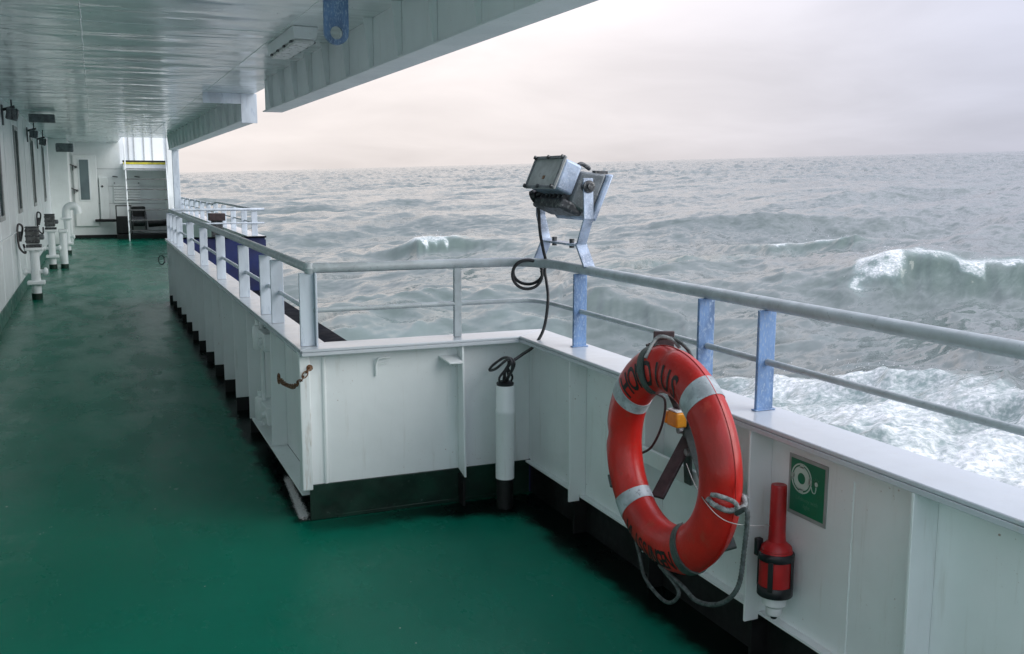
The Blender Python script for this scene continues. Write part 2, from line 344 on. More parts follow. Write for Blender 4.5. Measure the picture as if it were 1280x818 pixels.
# ---- overhead edge beams
def edge_beam(label, y0, y1, xw, xf, zb, step, front=None):
    t = thing('overhead_beam', label, 'beam', (xw, y0, zb))
    B(xw, xw + 0.014, y0, y1, zb + 0.012, CE - 0.002).build('web', 'white', t, 0.002)
    B(xw - 0.030, xf, y0 + 0.002, y1 - 0.002, zb, zb + 0.012).build('flange', 'white', t, 0.003)
    B(xf - 0.014, xf, y0, y1, zb + 0.014, zb + 0.07).build('outer_lip', 'white', t, 0.002)
    y = y0 + step * 0.6
    while y < y1 - 0.1:
        MB().prism([(xw - 0.002, y, zb + 0.014), (xw - 0.002, y, CE - 0.003), (xw - 0.065, y, CE - 0.003), (xw - 0.028, y, zb + 0.014)], (0, 0.010, 0)).build('stiffener', 'white', t)
        y += step
    if front:
        front(t)
    return t
edge_beam('long white overhead edge beam with upright stiffeners above the near outboard rail', 0.8, 10.95, 1.75, 1.93, 2.325, 0.66)
def fr(t):
    B(1.28, 1.736, 12.68, 12.70, 2.53, CE - 0.002).build('end_girder', 'post_white', t, 0.003)
    B(1.73, 1.925, 12.676, 12.694, 2.30, CE - 0.003).build('end_plate', 'post_white', t, 0.003)
edge_beam('shorter white overhead beam with closed square end over the recessed bulwark', 12.70, 25.5, 1.74, 1.92, 2.315, 0.8, fr)

# ---- ceiling lamp
a0 = PZ(366, 33, CE); a1 = PZ(402, 33, CE)
lx0, lx1, ly0, ly1 = 1.325, 1.505, 7.02, 8.10
t = thing('ceiling_lamp', 'white box fluorescent lamp with bolted diffuser on the glossy overhead', 'lamp', (1.41, 7.5, CE))
MB().prism([(lx0, ly0, CE - 0.002), (lx1, ly0, CE - 0.002), (lx1 - 0.012, ly0 + 0.01, CE - 0.085), (lx0 + 0.012, ly0 + 0.01, CE - 0.085)], (0, ly1 - ly0, 0)).build('housing', 'white', t, 0.006)
B(lx0 + 0.02, lx1 - 0.02, ly0 + 0.04, ly1 - 0.03, CE - 0.112, CE - 0.086).build('diffuser', 'lens', t, 0.01)
for k in range(4):
    y = ly0 + 0.10 + k * 0.27
    for x in (lx0 + 0.008, lx1 - 0.008): MB().bar((x, y, CE - 0.095), (x, y + 0.05, CE - 0.095), 0.014, 0.014).build('clip', 'darkmetal', t)

# ---- padeye
ey = 4.66; ex = 1.085
poly = [(ex - 0.058, ey, CE - 0.002), (ex + 0.058, ey, CE - 0.002)] + [(ex + 0.058 * math.cos(a), ey, 2.285 - 0.058 * math.sin(a)) for a in np.linspace(0, PI, 17)]
pe = thing('lifting_padeye', 'blue worn lifting plate with a round hole hanging from the overhead', 'padeye', (ex, ey, CE))
bm = bmesh.new()
outer = [bm.verts.new((p[0] - ex, p[1] - ey, p[2] - CE)) for p in poly]
inner = [bm.verts.new((0.030 * math.cos(a), 0, 2.282 - CE + 0.030 * math.sin(a))) for a in np.linspace(0, 2 * PI, 24, endpoint=False)]
for ring in (outer, inner):
    for i in range(len(ring)): bm.edges.new((ring[i], ring[(i + 1) % len(ring)]))
bmesh.ops.triangle_fill(bm, use_beauty=True, edges=bm.edges[:])
r = bmesh.ops.extrude_face_region(bm, geom=bm.faces[:]); bmesh.ops.translate(bm, verts=[v for v in r['geom'] if isinstance(v, bmesh.types.BMVert)], vec=(0, 0.022, 0))
bmesh.ops.recalc_face_normals(bm, faces=bm.faces)
me = bpy.data.meshes.new('plate'); bm.to_mesh(me); bm.free(); me.materials.append(M['post_blue'])
o = bpy.data.objects.new('plate', me); COL.objects.link(o); o.parent = pe
B(ex - 0.075, ex + 0.075, ey - 0.02, ey + 0.045, CE - 0.018, CE - 0.003).build('doubler', 'white', pe, 0.003)

# ================================================================ BULWARKS
def cap_poly(name, pts, parent, z0, z1):
    return MB().prism([(p[0], p[1], z0) for p in pts], (0, 0, z1 - z0)).build(name, 'cap', parent, 0.004)
XI, XO = 2.025, 2.245       # cap rail of the outboard run
XP = 2.12                 # its plating
YI, YO = 4.66, 4.86     # cap rail of the jog
YP = 4.745
# outboard near run
t = thing('outboard_bulwark', 'white steel bulwark carrying the lifebuoy, with the green safety sign', 'bulwark', (XP, 2.0, FL))
B(XP, XP + 0.012, -4.0, YP + 0.012, 0.09, SILL - 0.03).build('plating', 'white', t)
cap_poly('cap_rail', [(XI, -4.0), (XO, -4.0), (XO, YO), (XI, YI)], t, SILL - 0.012, SILL + 0.004)
B(XI - 0.001, XI + 0.011, -4.0, YI, SILL - 0.030, SILL - 0.0125).build('cap_lip', 'cap', t, 0.002)
B(XO - 0.012, XO + 0.001, -4.0, YO, SILL - 0.030, SILL - 0.0125).build('outer_lip', 'cap', t, 0.002)
B(XP - 0.03, XP + 0.014, -4.0, YP - 0.02, 0.078, 0.089).build('bottom_lip', 'white', t, 0.002)
B(XP + 0.01, XP + 0.022, -4.0, YP, FL, 0.077).build('coaming', 'black', t)
for y in (4.07, 3.37, 2.67, 1.94, 1.24, 0.54, -0.16, -0.86, -1.56):
    st = MB().prism([(XP - 0.001, y, SILL - 0.0135), (2.025, y, SILL - 0.0135), (2.03, y, 0.062), (XP - 0.032, y, 0.062), (XP - 0.032, y, 0.09), (XP - 0.001, y, 0.09)], (0, 0.010, 0)).build('stiffener', 'white', t, 0.0015)
    B(XP - 0.06, XP + 0.009, y - 0.002, y + 0.012, FL, 0.06).build('stiffener_foot', 'black', t)
for y in (2.27, 0.9): # weld seams in the plating
    MB().tube([(XP - 0.001, y + RNG.normal(0, .0008), z) for z in np.arange(0.1, 0.7, 0.02)], 0.0026, 6).build('weld_seam', 'white', t)

# jog (transverse)
t = thing('transverse_bulwark', 'white steel bulwark facing forward across the jog with dark green coaming', 'bulwark', (1.5, YP, FL))
B(0.925, XP - 0.001, YP, YP + 0.012, 0.085, SILL - 0.03).build('plating', 'white', t)
B(0.915, XP - 0.001, YP - 0.008, YP + 0.006, FL, 0.0845).build('coaming', 'green_coam', t, 0.003)
B(1.05, XP - 0.03, YP - 0.013, YP - 0.0085, FL, FL + 0.02).build('coaming_bead', 'green_coam', t, 0.002)
cap_poly('cap_rail', [(0.878, YI), (XI - 0.002, YI), (XO - 0.002, YO), (1.035, YO)], t, SILL - 0.012, SILL + 0.003)
B(0.878, XI, YI - 0.001, YI + 0.011, SILL - 0.030, SILL - 0.0125).build('cap_lip', 'cap', t, 0.002)
B(1.036, XO - 0.015, YO - 0.012, YO - 0.001, SILL - 0.030, SILL - 0.0125).build('outer_lip', 'cap', t, 0.002)
B(0.872, 0.924, 4.70, 4.765, 0.07, SILL - 0.0135).build('corner_post', 'white_rusty', t, 0.005)
MB().tube([(1.0, YP - 0.002, z) for z in (0.086, SILL - 0.05)], 0.010, 8).build('weld_seam', 'white', t)
MB().prism([(1.705, YP - 0.001, SILL - 0.0135), (1.705, YI + 0.012, SILL - 0.05), (1.705, YI - 0.03, 0.60), (1.705, 4.60, 0.065), (1.705, YP - 0.035, 0.085), (1.705, YP - 0.001, 0.085)][0:1] +
           [(1.705, YI + 0.012, SILL - 0.0135), (1.705, 4.64, 0.06), (1.705, YP - 0.001, 0.086)], (0.010, 0, 0)).build('stiffener', 'white', t, 0.0015)
B(1.704, 1.716, 4.66, YP - 0.009, FL, 0.059).build('stiffener_foot', 'black', t)
MB().prism([(1.63, 4.655, 0.665), (1.704, 4.655, 0.665), (1.704, YP - 0.001, 0.69), (1.60, YP - 0.001, 0.69)], (0, 0, 0.010)).build('small_bracket', 'white', t, 0.002)

# corner weld fillet between the two runs
# inboard recessed run (aft of the jog)
XR = 0.885
t = thing('recessed_bulwark', 'long white steel bulwark with close stiffeners beside the green walkway', 'bulwark', (0.97, 9.6, FL))
B(1.00, 1.012, 6.55, 14.5, 0.0, SILL - 0.03).build('plating', 'white', t)
cap_poly('cap_rail', [(XR - 0.012, YI + 0.002), (1.034, YO), (1.046, 14.5), (XR - 0.012, 14.5)], t, SILL - 0.012, SILL + 0.002)
B(XR - 0.013, XR - 0.001, YI + 0.015, 14.5, SILL - 0.030, SILL - 0.0125).build('cap_lip', 'cap', t, 0.002)
B(1.033, 1.045, YO + 0.012, 14.5, SILL - 0.030, SILL - 0.0125).build('outer_lip', 'cap', t, 0.002)
B(1.0125, 1.024, 4.76, 14.5, FL, SILL - 0.031).build('coaming', 'black', t)
ys = [6.62 + 0.70 * k for k in range(12)]
for y in ys:
    MB().prism([(1.0, y, SILL - 0.0135), (XR + 0.002, y, SILL - 0.0135), (XR + 0.002, y, 0.0), (1.0, y, 0.0)], (0, 0.010, 0)).build('stiffener', 'white', t, 0.0015)
    B(XR + 0.004, 1.0115, y - 0.001, y + 0.011, FL, -0.001).build('stiffener_foot', 'black', t)

# hinged gate in it
t = thing('bulwark_gate', 'white hinged gate section of bulwark between the corner and the stiffeners', 'gate', (0.95, 5.6, 0.02))
B(0.985, 0.997, 4.80, 6.52, 0.03, SILL - 0.05).build('panel', 'white', t, 0.002)
B(0.885, 0.985, 4.80, 6.52, 0.015, 0.029).build('bottom_flange', 'white', t, 0.003)
for y in (4.86, 5.75): MB().prism([(0.985, y, SILL - 0.0135), (0.905, y, SILL - 0.0135), (0.890, y, 0.03), (0.985, y, 0.03)], (0, 0.01, 0)).build('stiffener', 'white', t, 0.002)
MB().cyl((0.925, 6.22, 0.05), (0.925, 6.22, SILL - 0.02), 0.014, 12).build('hinge_rod', 'white', t)
for z in (0.56, 0.10):
    B(0.90, 0.984, 5.97, 6.30, z, z + 0.11).build('hinge_strap', 'white', t, 0.006)
    hk = MB(); hk.lathe((0.905, 6.24, z - 0.02), [(0.030, 0), (0.036, 0.01), (0.036, 0.13), (0.030, 0.15), (0.018, 0.155), (0.018, 0.19)], 14); hk.build('hinge_knuckle', 'white', t)
    MB().cyl((0.90, 6.06, z + 0.055), (0.88, 6.06, z + 0.055), 0.024, 8).build('bolt', 'white', t)
# little shackle ring on the far end of the run
ring = MB(); c0 = np.array([0.845, 14.3, 0.50])
ring.tube([c0 + np.array([-0.04 + 0.04 * math.cos(a), 0, 0.062 * math.sin(a)]) for a in np.linspace(0, 2 * PI, 20, endpoint=False)], 0.008, 8, closed=True)
tag(ring.build('hanging_ring', 'darkmetal'), 'small dark triangular ring at the far end of the recessed bulwark', 'ring')
B(0.846, 0.8719, 14.25, 14.35, 0.47, 0.53).build('lug', 'white', None)
tag(bpy.data.objects['lug'], 'small white lug holding the dark ring on the bulwark end', 'lug')
bpy.data.objects['lug'].name = 'ring_lug'

# aft outboard run beyond the recess
t = thing('aft_bulwark', 'white bulwark beyond the recess below the distant outer railing', 'bulwark', (2.15, 22, FL))
B(2.10, 2.112, 14.62, YB + 1.2, FL, SILL - 0.03).build('plating', 'white', t)
B(2.02, 2.27, 14.62, YB + 1.2, SILL - 0.012, SILL + 0.004).build('cap_rail', 'cap', t, 0.003)
t = thing('recess_end_wall', 'dark navy hull wall closing the aft end of the recess', 'hull wall', (1.6, 14.65, -0.06))
B(1.03, 2.26, 14.58, 14.60, -0.6, SILL - 0.02).build('plating', 'navy', t)
B(1.07, 2.28, 14.56, 14.61, SILL - 0.02, SILL + 0.003).build('top_edge', 'navy_dark', t, 0.003)
t = thing('ship_hull', 'dark navy ship side below the bulwarks with black recess ledge', 'hull', (2.2, 6, -4))
h = MB(); h.box(1.03, 2.27, 4.99, 14.575, -0.09, -0.005); h.build('recess_ledge', 'navy_dark', t)
B(1.05, 2.265, 4.99, 14.57, -3.6, -0.0905).build('recess_side', 'navy', t)
B(2.135, 2.28, -40, 4.95, -6.5, SILL - 0.05).build('side_plating', 'navy', t)
B(2.135, 2.28, 14.62, 60, -6.5, SILL - 0.05).build('side_plating', 'navy', t)
B(1.05, 2.27, 4.951, 14.619, -6.5, -3.601).build('side_plating', 'navy', t)

# ---- railings
def post(t, x, y, z0, z1, w, th, mat, alongx=True, base=True):
    if alongx: B(x - w / 2, x + w / 2, y - th / 2, y + th / 2, z0, z1).build('post', mat, t, 0.003)
    else: B(x - th / 2, x + th / 2, y - w / 2, y + w / 2, z0, z1).build('post', mat, t, 0.003)
rr = 0.0245; RX = 2.17; RY = 4.768
t = thing('near_railing', 'grey tubular railing with blue scuffed flat posts on the outboard bulwark', 'railing', (RX, 2, SILL))
MB().tube(smoothpath([(RX, -4, RAIL), (RX, 0, RAIL), (RX, 3.6, RAIL), (RX, 4.45, RAIL)], 8) , rr, 16).build('top_rail', 'rail', t)
MB().tube([(RX, -4, 0.965), (RX, 4.55, 0.965)], 0.0125, 12).build('mid_rail', 'rail', t)
for y, mm in ((4.245, 'post_blue'), (3.165, 'post_blue'), (2.79, 'post_blue'), (1.0, 'post_blue'), (-0.6, 'post_blue')):
    post(t, RX - 0.005, y, SILL + 0.005, RAIL - 0.022, 0.072, 0.014, mm)
    B(RX - 0.048, RX + 0.040, y - 0.013, y + 0.013, SILL + 0.0045, SILL + 0.010).build('weld_foot', mm, t, 0.002)
t = thing('transverse_railing', 'grey tubular railing across the forward-facing jog with one thin post', 'railing', (1.6, RY, SILL))
p = smoothpath([(0.96, RY, RAIL), (1.4, RY, RAIL), (1.8, RY, RAIL), (1.99, RY - 0.005, RAIL), (2.10, RY - 0.07, RAIL), (2.16, RY - 0.20, RAIL), (RX, 4.45, RAIL)], 8)
MB().tube(p, rr + 0.0004, 16).build('top_rail', 'rail', t)
p = smoothpath([(0.96, RY, 0.965), (1.4, RY, 0.965), (1.9, RY, 0.965), (2.06, RY - 0.01, 0.965), (2.145, RY - 0.08, 0.965), (RX, RY - 0.25, 0.965)], 8)
MB().tube(p, 0.0128, 12).build('mid_rail', 'rail', t)
B(1.695, 1.735, RY - 0.012, RY + 0.012, SILL + 0.004, RAIL - 0.022).build('post', 'rail', t, 0.003)
t = thing('recess_railing', 'pale grey railing with broad flat posts on the long recessed bulwark', 'railing', (0.99, 9.6, SILL))
MB().tube([(0.945, RY, RAIL), (0.945, 14.35, RAIL)], rr, 16).build('top_rail', 'rail', t)
MB().lathe((0.945, RY, RAIL), [(0.001, -0.030), (0.02, -0.025), (0.030, 0), (0.02, 0.025), (0.001, 0.030)], 14).build('corner_knuckle', 'rail', t)
MB().tube([(0.945, 4.83, 0.965), (0.945, 14.35, 0.965)], 0.0125, 10).build('mid_rail', 'post_white', t)
for y in (RY, 5.62, 6.02, 6.97, 8.33, 9.7, 11.1, 12.57, 13.2, 13.75, 14.3):
    post(t, 0.930, y, SILL + 0.003, RAIL - 0.022, 0.072, 0.016, 'post_white')
B(0.967, 0.977, RY - 0.03, RY + 0.05, SILL + 0.003, RAIL - 0.022).build('post_web', 'post_white', t, 0.002)
# aft corner return
t = thing('aft_railing', 'distant pale railing along the outer edge beyond the recess', 'railing', (2.15, 20, SILL))
MB().tube([(0.99, 14.7, RAIL), (2.15, 14.7, RAIL), (2.28, 14.7, RAIL)], 0.02, 10).build('transverse_rail', 'post_white', t)
MB().tube([(0.99, 14.7, 0.975), (2.28, 14.7, 0.975)], 0.012, 8).build('transverse_mid_rail', 'post_white', t)
MB().tube([(2.15, 14.72, RAIL + .001), (2.15, 19.6, RAIL + .001), (2.15, 20.2, RAIL - 0.05), (2.15, 30.5, RAIL - 0.05)], 0.022, 10).build('top_rail', 'rail', t)
MB().tube([(2.15, 14.72, 0.972), (2.15, 30.5, 0.965)], 0.012, 8).build('mid_rail', 'rail', t)
for y in [14.72, 15.8, 17.1, 18.4, 19.7] + [21.0 + 1.3 * k for k in range(8)]: post(t, 2.14, y, SILL + 0.005, RAIL - 0.03, 0.085, 0.016, 'post_white')

# dark box standing outboard behind the recess end
t = thing('vent_box', 'small dark box on a pedestal behind the recess railing', 'vent box', (1.80, 16.6, FL))
B(1.69, 1.94, 16.5, 16.75, 0.94, 1.06).build('lid', 'brown', t, 0.006); B(1.73, 1.90, 16.54, 16.7, FL, 0.94).build('pedestal', 'darkmetal', t, 0.004)

# ================================================================ INBOARD WALL
wy = [(13.45, 0.62), (16.75, 0.68), (20.95, 0.68), (25.3, 0.68)]
w0, w1 = 1.12, 2.36
t = thing('deckhouse_wall', 'white deckhouse side wall with a row of tall narrow windows', 'wall', (LW, 10, FL))
w = MB(); yprev = -6.0
for yc, wd in wy:
    w.box(LW - 0.09, LW, yprev, yc - wd / 2, FL, CE); w.box(LW - 0.09, LW, yc - wd / 2, yc + wd / 2, FL, w0); w.box(LW - 0.09, LW, yc - wd / 2, yc + wd / 2, w1, CE); yprev = yc + wd / 2
w.box(LW - 0.09, LW, yprev, 28.4, FL, CE); w.build('plating', 'white', t, smooth=0)
for yc, wd in wy:
    fo = MB()
    for (a, b2, c2, d2) in ((yc - wd / 2 - 0.03, yc - wd / 2 + 0.035, w0 - 0.03, w1 + 0.03), (yc + wd / 2 - 0.035, yc + wd / 2 + 0.03, w0 - 0.03, w1 + 0.03)): fo.box(LW + 0.001, LW + 0.02, a, b2, c2, d2)
    fo.box(LW + 0.001, LW + 0.02, yc - wd / 2 + 0.035, yc + wd / 2 - 0.035, w0 - 0.03, w0 + 0.035); fo.box(LW + 0.001, LW + 0.02, yc - wd / 2 + 0.035, yc + wd / 2 - 0.035, w1 - 0.035, w1 + 0.03)
    wi = fo.build('window', 'palegrey', t, 0.004)
    B(LW - 0.03, LW - 0.02, yc - wd / 2 - 0.01, yc + wd / 2 + 0.01, w0 - 0.01, w1 + 0.01).build('pane', 'glass', wi)
B(LW + 0.001, LW + 0.012, -6, 28.4, FL, FL + 0.20).build('skirting', 'green_skirt', t, 0.003)
MB().tube([(LW + 0.02, y, 0.86 + 0.004 * math.sin(y * 3)) for y in np.arange(-4, 16, 0.25)], 0.011, 8).build('conduit', 'white', t)
for y in np.arange(2, 27, 1.4): MB().tube([(LW + 0.001, y + RNG.normal(0, .001), z) for z in np.arange(FL + 0.2, CE - 0.05, 0.1)], 0.005, 6).build('weld_seam', 'white', t)

# standing valves along the wall
def cable_loop(t, x, y, z):
    p = smoothpath([(x - 0.05, y - 0.02, z - 0.02), (LW + 0.12, y - 0.06, z - 0.14), (LW + 0.05, y - 0.08, z - 0.06), (LW + 0.035, y - 0.06, z + 0.14), (LW + 0.05, y - 0.03, z + 0.26), (LW + 0.10, y, z + 0.22), (LW + 0.07, y + 0.02, z + 0.05)], 8)
    MB().tube(p, 0.014, 8).build('cable', 'rubber', t)
    B(LW + 0.02, LW + 0.08, y - 0.05, y + 0.03, z + 0.02, z + 0.16).build('junction_box', 'darkmetal', t, 0.006)
def valve_post(label, x, y, top, twin=False, dome=False):
    t = thing('valve_post', label, 'vent pipe', (x, y, FL), 'white valve posts along the deckhouse wall')
    MB().lathe((x, y, FL), [(0.072, 0), (0.072, 0.09)], 20).build('foot', 'green_coam', t)
    MB().lathe((x, y, FL + 0.09), [(0.062, 0), (0.062, 0.10), (0.062, 0.14)], 20).build('lower_pipe', 'white', t)
    B(x - 0.115, x + 0.115, y - 0.10, y + 0.10, FL + 0.215, FL + 0.27).build('lower_flange', 'white', t, 0.012)
    MB().lathe((x, y, FL + 0.27), [(0.062, 0), (0.062, top - FL - 0.42), (0.072, top - FL - 0.36)], 20).build('pipe', 'white', t)
    B(x - 0.12, x + 0.12, y - 0.11, y + 0.11, top - 0.09, top - 0.045).build('upper_flange', 'white', t, 0.012)
    if twin:
        MB().lathe((x + 0.20, y + 0.03, FL), [(0.07, 0), (0.07, 0.09)], 16).build('foot', 'green_coam', t)
        MB().lathe((x + 0.20, y + 0.03, FL + 0.09), [(0.068, 0), (0.068, top - FL - 0.2)], 16).build('pipe', 'white', t)
        B(x + 0.122, x + 0.29, y - 0.06, y + 0.13, top - 0.108, top - 0.05).build('upper_flange', 'white', t, 0.01)
    if dome:
        MB().tube(smoothpath([(x, y, top - 0.05), (x, y, top + 0.06), (x + 0.03, y, top + 0.17), (x + 0.13, y, top + 0.22), (x + 0.22, y, top + 0.17), (x + 0.25, y, top + 0.04)], 8), 0.088, 18).build('elbow', 'white', t)
    else:
        B(x - 0.10, x + 0.10, y - 0.095, y + 0.095, top - 0.044, top - 0.005).build('valve_base', 'darkmetal', t, 0.01)
        hd = MB(); hd.obox((x - 0.01, y, top + 0.12), (1, 0, 0), (0, 1, 0), (0, 0, 1), 0.088, 0.08, 0.112); hd.build('valve_head', 'grey_machinery', t, 0.015)
        for k in range(3): B(x - 0.104, x + 0.084, y - 0.092, y - 0.0805, top + 0.03 + k * 0.075, top + 0.055 + k * 0.075).build('fin', 'darkmetal', t)
        B(x - 0.102, x + 0.082, y - 0.088, y + 0.085, top + 0.2325, top + 0.248).build('head_lid', 'darkmetal', t, 0.006)
        MB().lathe((x + 0.079, y, top + 0.10), [(0.04, 0), (0.04, 0.05), (0.02, 0.06)], 12, axis=(1, 0, 0)).build('gland', 'greymetal', t)
        cable_loop(t, x - 0.08, y, top + 0.02)
    MB().lathe((x + 0.060, y, FL + 0.40), [(0.03, 0), (0.03, 0.05), (0.055, 0.055), (0.055, 0.08), (0.03, 0.1)], 14, axis=(1, 0, 0)).build('drain_plug', 'white', t)
    MB().lathe((x - 0.060, y, FL + 0.40), [(0.03, 0), (0.03, 0.05), (0.055, 0.055), (0.055, 0.08), (0.03, 0.1)], 14, axis=(-1, 0, 0)).build('drain_plug', 'white', t)
valve_post('slim white valve post with dark finned head and cable loop, single pipe', -0.83, 15.4, 0.69)
valve_post('white valve post with dark finned head and two pipes side by side', -0.80, 20.6, 0.70, twin=True)
valve_post('white gooseneck vent pipe behind the two dark-headed valve posts', -0.62, 24.6, 0.78, dome=True)

# floodlights and boxes high on the wall
def wall_lamp(label, y, z, s):
    t = thing('wall_floodlight', label, 'floodlight', (LW, y, z), 'dark floodlights high on the deckhouse wall')
    B(LW + 0.001, LW + 0.02, y - 0.05, y + 0.05, z - 0.14, z + 0.12).build('back_plate', 'greymetal', t, 0.003)
    MB().bar((LW + 0.02, y, z + 0.06), (LW + 0.16, y - 0.03, z + 0.10), 0.035, 0.012).build('arm', 'darkmetal', t)
    MB().obox((LW + 0.19 * s, y - 0.05, z), (1, 0, -0.25), (0, 1, 0), (0.25, 0, 1), 0.10 * s, 0.09, 0.11 * s).build('housing', 'greymetal', t, 0.012)
    MB().obox((LW + 0.21 * s, y - 0.145, z - 0.01), (1, 0, -0.25), (0, 1, 0), (0.25, 0, 1), 0.075 * s, 0.004, 0.085 * s).build('glass', 'greymetal', t, 0.003)
    for dx in (-0.06, 0.0, 0.06): MB().cyl((LW + 0.19 * s + dx, y - 0.15, z - 0.10 * s), (LW + 0.19 * s + dx, y - 0.15, z + 0.10 * s), 0.006, 6).build('guard_bar', 'darkmetal', t)
    MB().tube([(LW + 0.12, y, z + 0.09), (LW + 0.12, y + .01, CE - 0.03)], 0.010, 8).build('hanger', 'rubber', t)
wall_lamp('dark caged floodlight on the wall ahead of the first tall window', 14.6, 2.44, 0.68)
wall_lamp('small dark caged floodlight above the second tall window', 19.8, 2.40, 0.62)
wall_lamp('small dark caged floodlight between the last two tall windows', 23.2, 2.38, 0.62)
B(-0.90, -0.52, 17.6, 17.75, 2.50, 2.63).build('cable_tray', 'greymetal', None, 0.006)
tag(bpy.data.objects['cable_tray'], 'dark grey flat box hung under the overhead beside the wall floodlights', 'box')
t = thing('loudspeaker', 'grey horn loudspeaker under the overhead near the far corner of the wall', 'speaker', (-0.65, 27.0, 2.4))
MB().obox((-0.62, 27.0, 2.38), (1, 0, 0), (0, 1, 0.1), (0, 0, 1), 0.20, 0.12, 0.10).build('horn', 'greymetal', t, 0.02)
MB().bar((-0.62, 27.05, 2.478), (-0.62, 27.05, CE), 0.03, 0.012).build('bracket', 'darkmetal', t)

# ================================================================ FAR END
t = thing('corner_casing', 'pale steel casing jutting from the wall beside the far door', 'casing', (-0.8, 29, FL))
B(LW + 0.001, -0.60, 28.4, YB, FL, CE - 0.001).build('plating', 'white_far', t, 0.01)
t = thing('far_bulkhead', 'white end bulkhead closing the walkway', 'bulkhead', (0.5, YB, FL))
b2 = MB(); b2.box(-0.60, 2.12, YB, YB + 0.05, FL, 2.05); b2.box(-0.60, 0.74, YB, YB + 0.05, 2.05, 3.6); b2.build('plating', 'white_far', t, smooth=0)
B(-0.60, 2.12, YB - 0.03, YB - 0.001, FL, FL + 0.10).build('coaming', 'black', t)
B(-0.60, 2.12, YB - 0.012, YB - 0.001, FL + 0.35, FL + 0.372).build('ledge', 'white_far', t)
for z in (0.9, 1.4, 1.9): B(0.10, 2.10, YB - 0.008, YB - 0.001, z, z + 0.012).build('seam', 'palegrey', t)
B(1.95, 2.12, YB - 1.4, YB - 0.001, FL, 3.6).build('side_screen', 'white_far', t)
for k, x in enumerate((0.62, 1.02, 1.18, 1.46, 1.70)):
    B(x, (1.01, 1.17, 1.45, 1.69, 2.12)[k], YB + 1.2, YB + 1.25, 2.0, 3.8).build('upper_panel', 'white_far', t)
    B(x - 0.012, x + 0.012, YB + 1.17, YB + 1.2, 2.0, 3.8).build('panel_rib', 'palegrey', t)
MB().prism([(0.42, YB - 0.6, CE - 0.002), (0.72, YB - 0.6, CE - 0.002), (0.72, YB - 0.6, CE - 0.34)], (0, 0.012, 0)).build('gusset', 'white_far', t)
# door
t = thing('steel_door', 'white weathertight door with a tall dark window and lever handles', 'door', (-0.1, YB, FL))
B(-0.53, 0.10, YB - 0.075, YB - 0.035, 0.25, 2.3).build('leaf', 'white_far', t, 0.02)
wf = B(-0.40, -0.08, YB - 0.095, YB - 0.077, 0.98, 2.2).build('window_frame', 'white', t, 0.01)
B(-0.36, -0.12, YB - 0.104, YB - 0.096, 1.02, 2.16).build('pane', 'glass', wf)
for z in (1.28, 1.95):
    MB().bar((-0.62, YB - 0.15, z + 0.08), (-0.44, YB - 0.12, z), 0.03, 0.03).build('dog_lever', 'darkmetal', t)
    MB().cyl((-0.45, YB - 0.14, z), (-0.45, YB - 0.074, z), 0.035, 10).build('dog_hub', 'darkmetal', t)
    MB().bar((-0.53, YB - 0.14, z + 0.04), (-0.53, YB - 0.12, z - 0.10), 0.025, 0.025).build('dog_grip', 'darkmetal', t)
# locker beside the door
t = thing('wall_locker', 'flat white locker panel with small round lock beside the far door', 'locker', (0.25, YB, 0.4))
B(0.14, 0.38, YB - 0.06, YB - 0.013, 0.45, 1.65).build('panel', 'white_far', t, 0.01)
MB().cyl((0.22, YB - 0.075, 1.40), (0.22, YB - 0.061, 1.40), 0.032, 12).build('lock', 'darkmetal', t)
# folded slatted rack on the bulkhead
t = thing('slatted_rack', 'pale slatted rack hung on hooks behind the ladder', 'rack', (0.85, YB, 0.9))
for k in range(7): B(0.52, 1.25, YB - 0.06, YB - 0.045, 0.92 + k * 0.08, 0.985 + k * 0.08).build('slat', 'white_far', t, 0.004)
for x in (0.54, 1.20): B(x, x + 0.03, YB - 0.044, YB - 0.0135, 0.9, 1.52).build('upright', 'palegrey', t)
for x in (0.58, 1.18):
    MB().bar((x, YB - 0.05, 1.50), (x, YB - 0.05, 1.66), 0.03, 0.03).build('hook', 'darkmetal', t)
    MB().bar((x - 0.07, YB - 0.05, 1.69), (x + 0.07, YB - 0.05, 1.67), 0.03, 0.03).build('hook_arm', 'darkmetal', t)
# dark winch
t = thing('mooring_winch', 'black winch machinery on the deck behind the ladder', 'winch', (1.1, YB - 0.5, FL))
B(0.55, 1.95, YB - 0.75, YB - 0.25, FL, FL + 0.14).build('bed', 'black', t, 0.01)
MB().lathe((0.95, YB - 0.5, 0.40), [(0.28, 0), (0.28, 0.04), (0.14, 0.05), (0.14, 0.36), (0.28, 0.37), (0.28, 0.41)], 20, axis=(1, 0, 0)).build('drum', 'darkmetal', t)
B(0.55, 0.90, YB - 0.65, YB - 0.35, FL + 0.145, 0.55).build('gearbox', 'black', t, 0.03)
B(0.98, 1.35, YB - 0.32, YB - 0.12, 0.40, 0.82).build('motor', 'black', t, 0.03)
MB().cyl((1.40, YB - 0.5, 0.32), (1.95, YB - 0.5, 0.36), 0.10, 14).build('warping_head', 'black', t)
for x in (0.53, 0.93): B(x, x + 0.03, YB - 0.72, YB - 0.69, FL + 0.145, 0.84).build('frame_bar', 'black', t)
B(0.53, 0.96, YB - 0.72, YB - 0.69, 0.8405, 0.87).build('frame_bar', 'black', t)
tag(B(-0.02, 0.54, YB - 0.22, YB - 0.10, 0.38, 0.46).build('dark_pipe', 'black', None, 0.02), 'short dark horizontal pipe on the bulkhead by the winch', 'pipe')
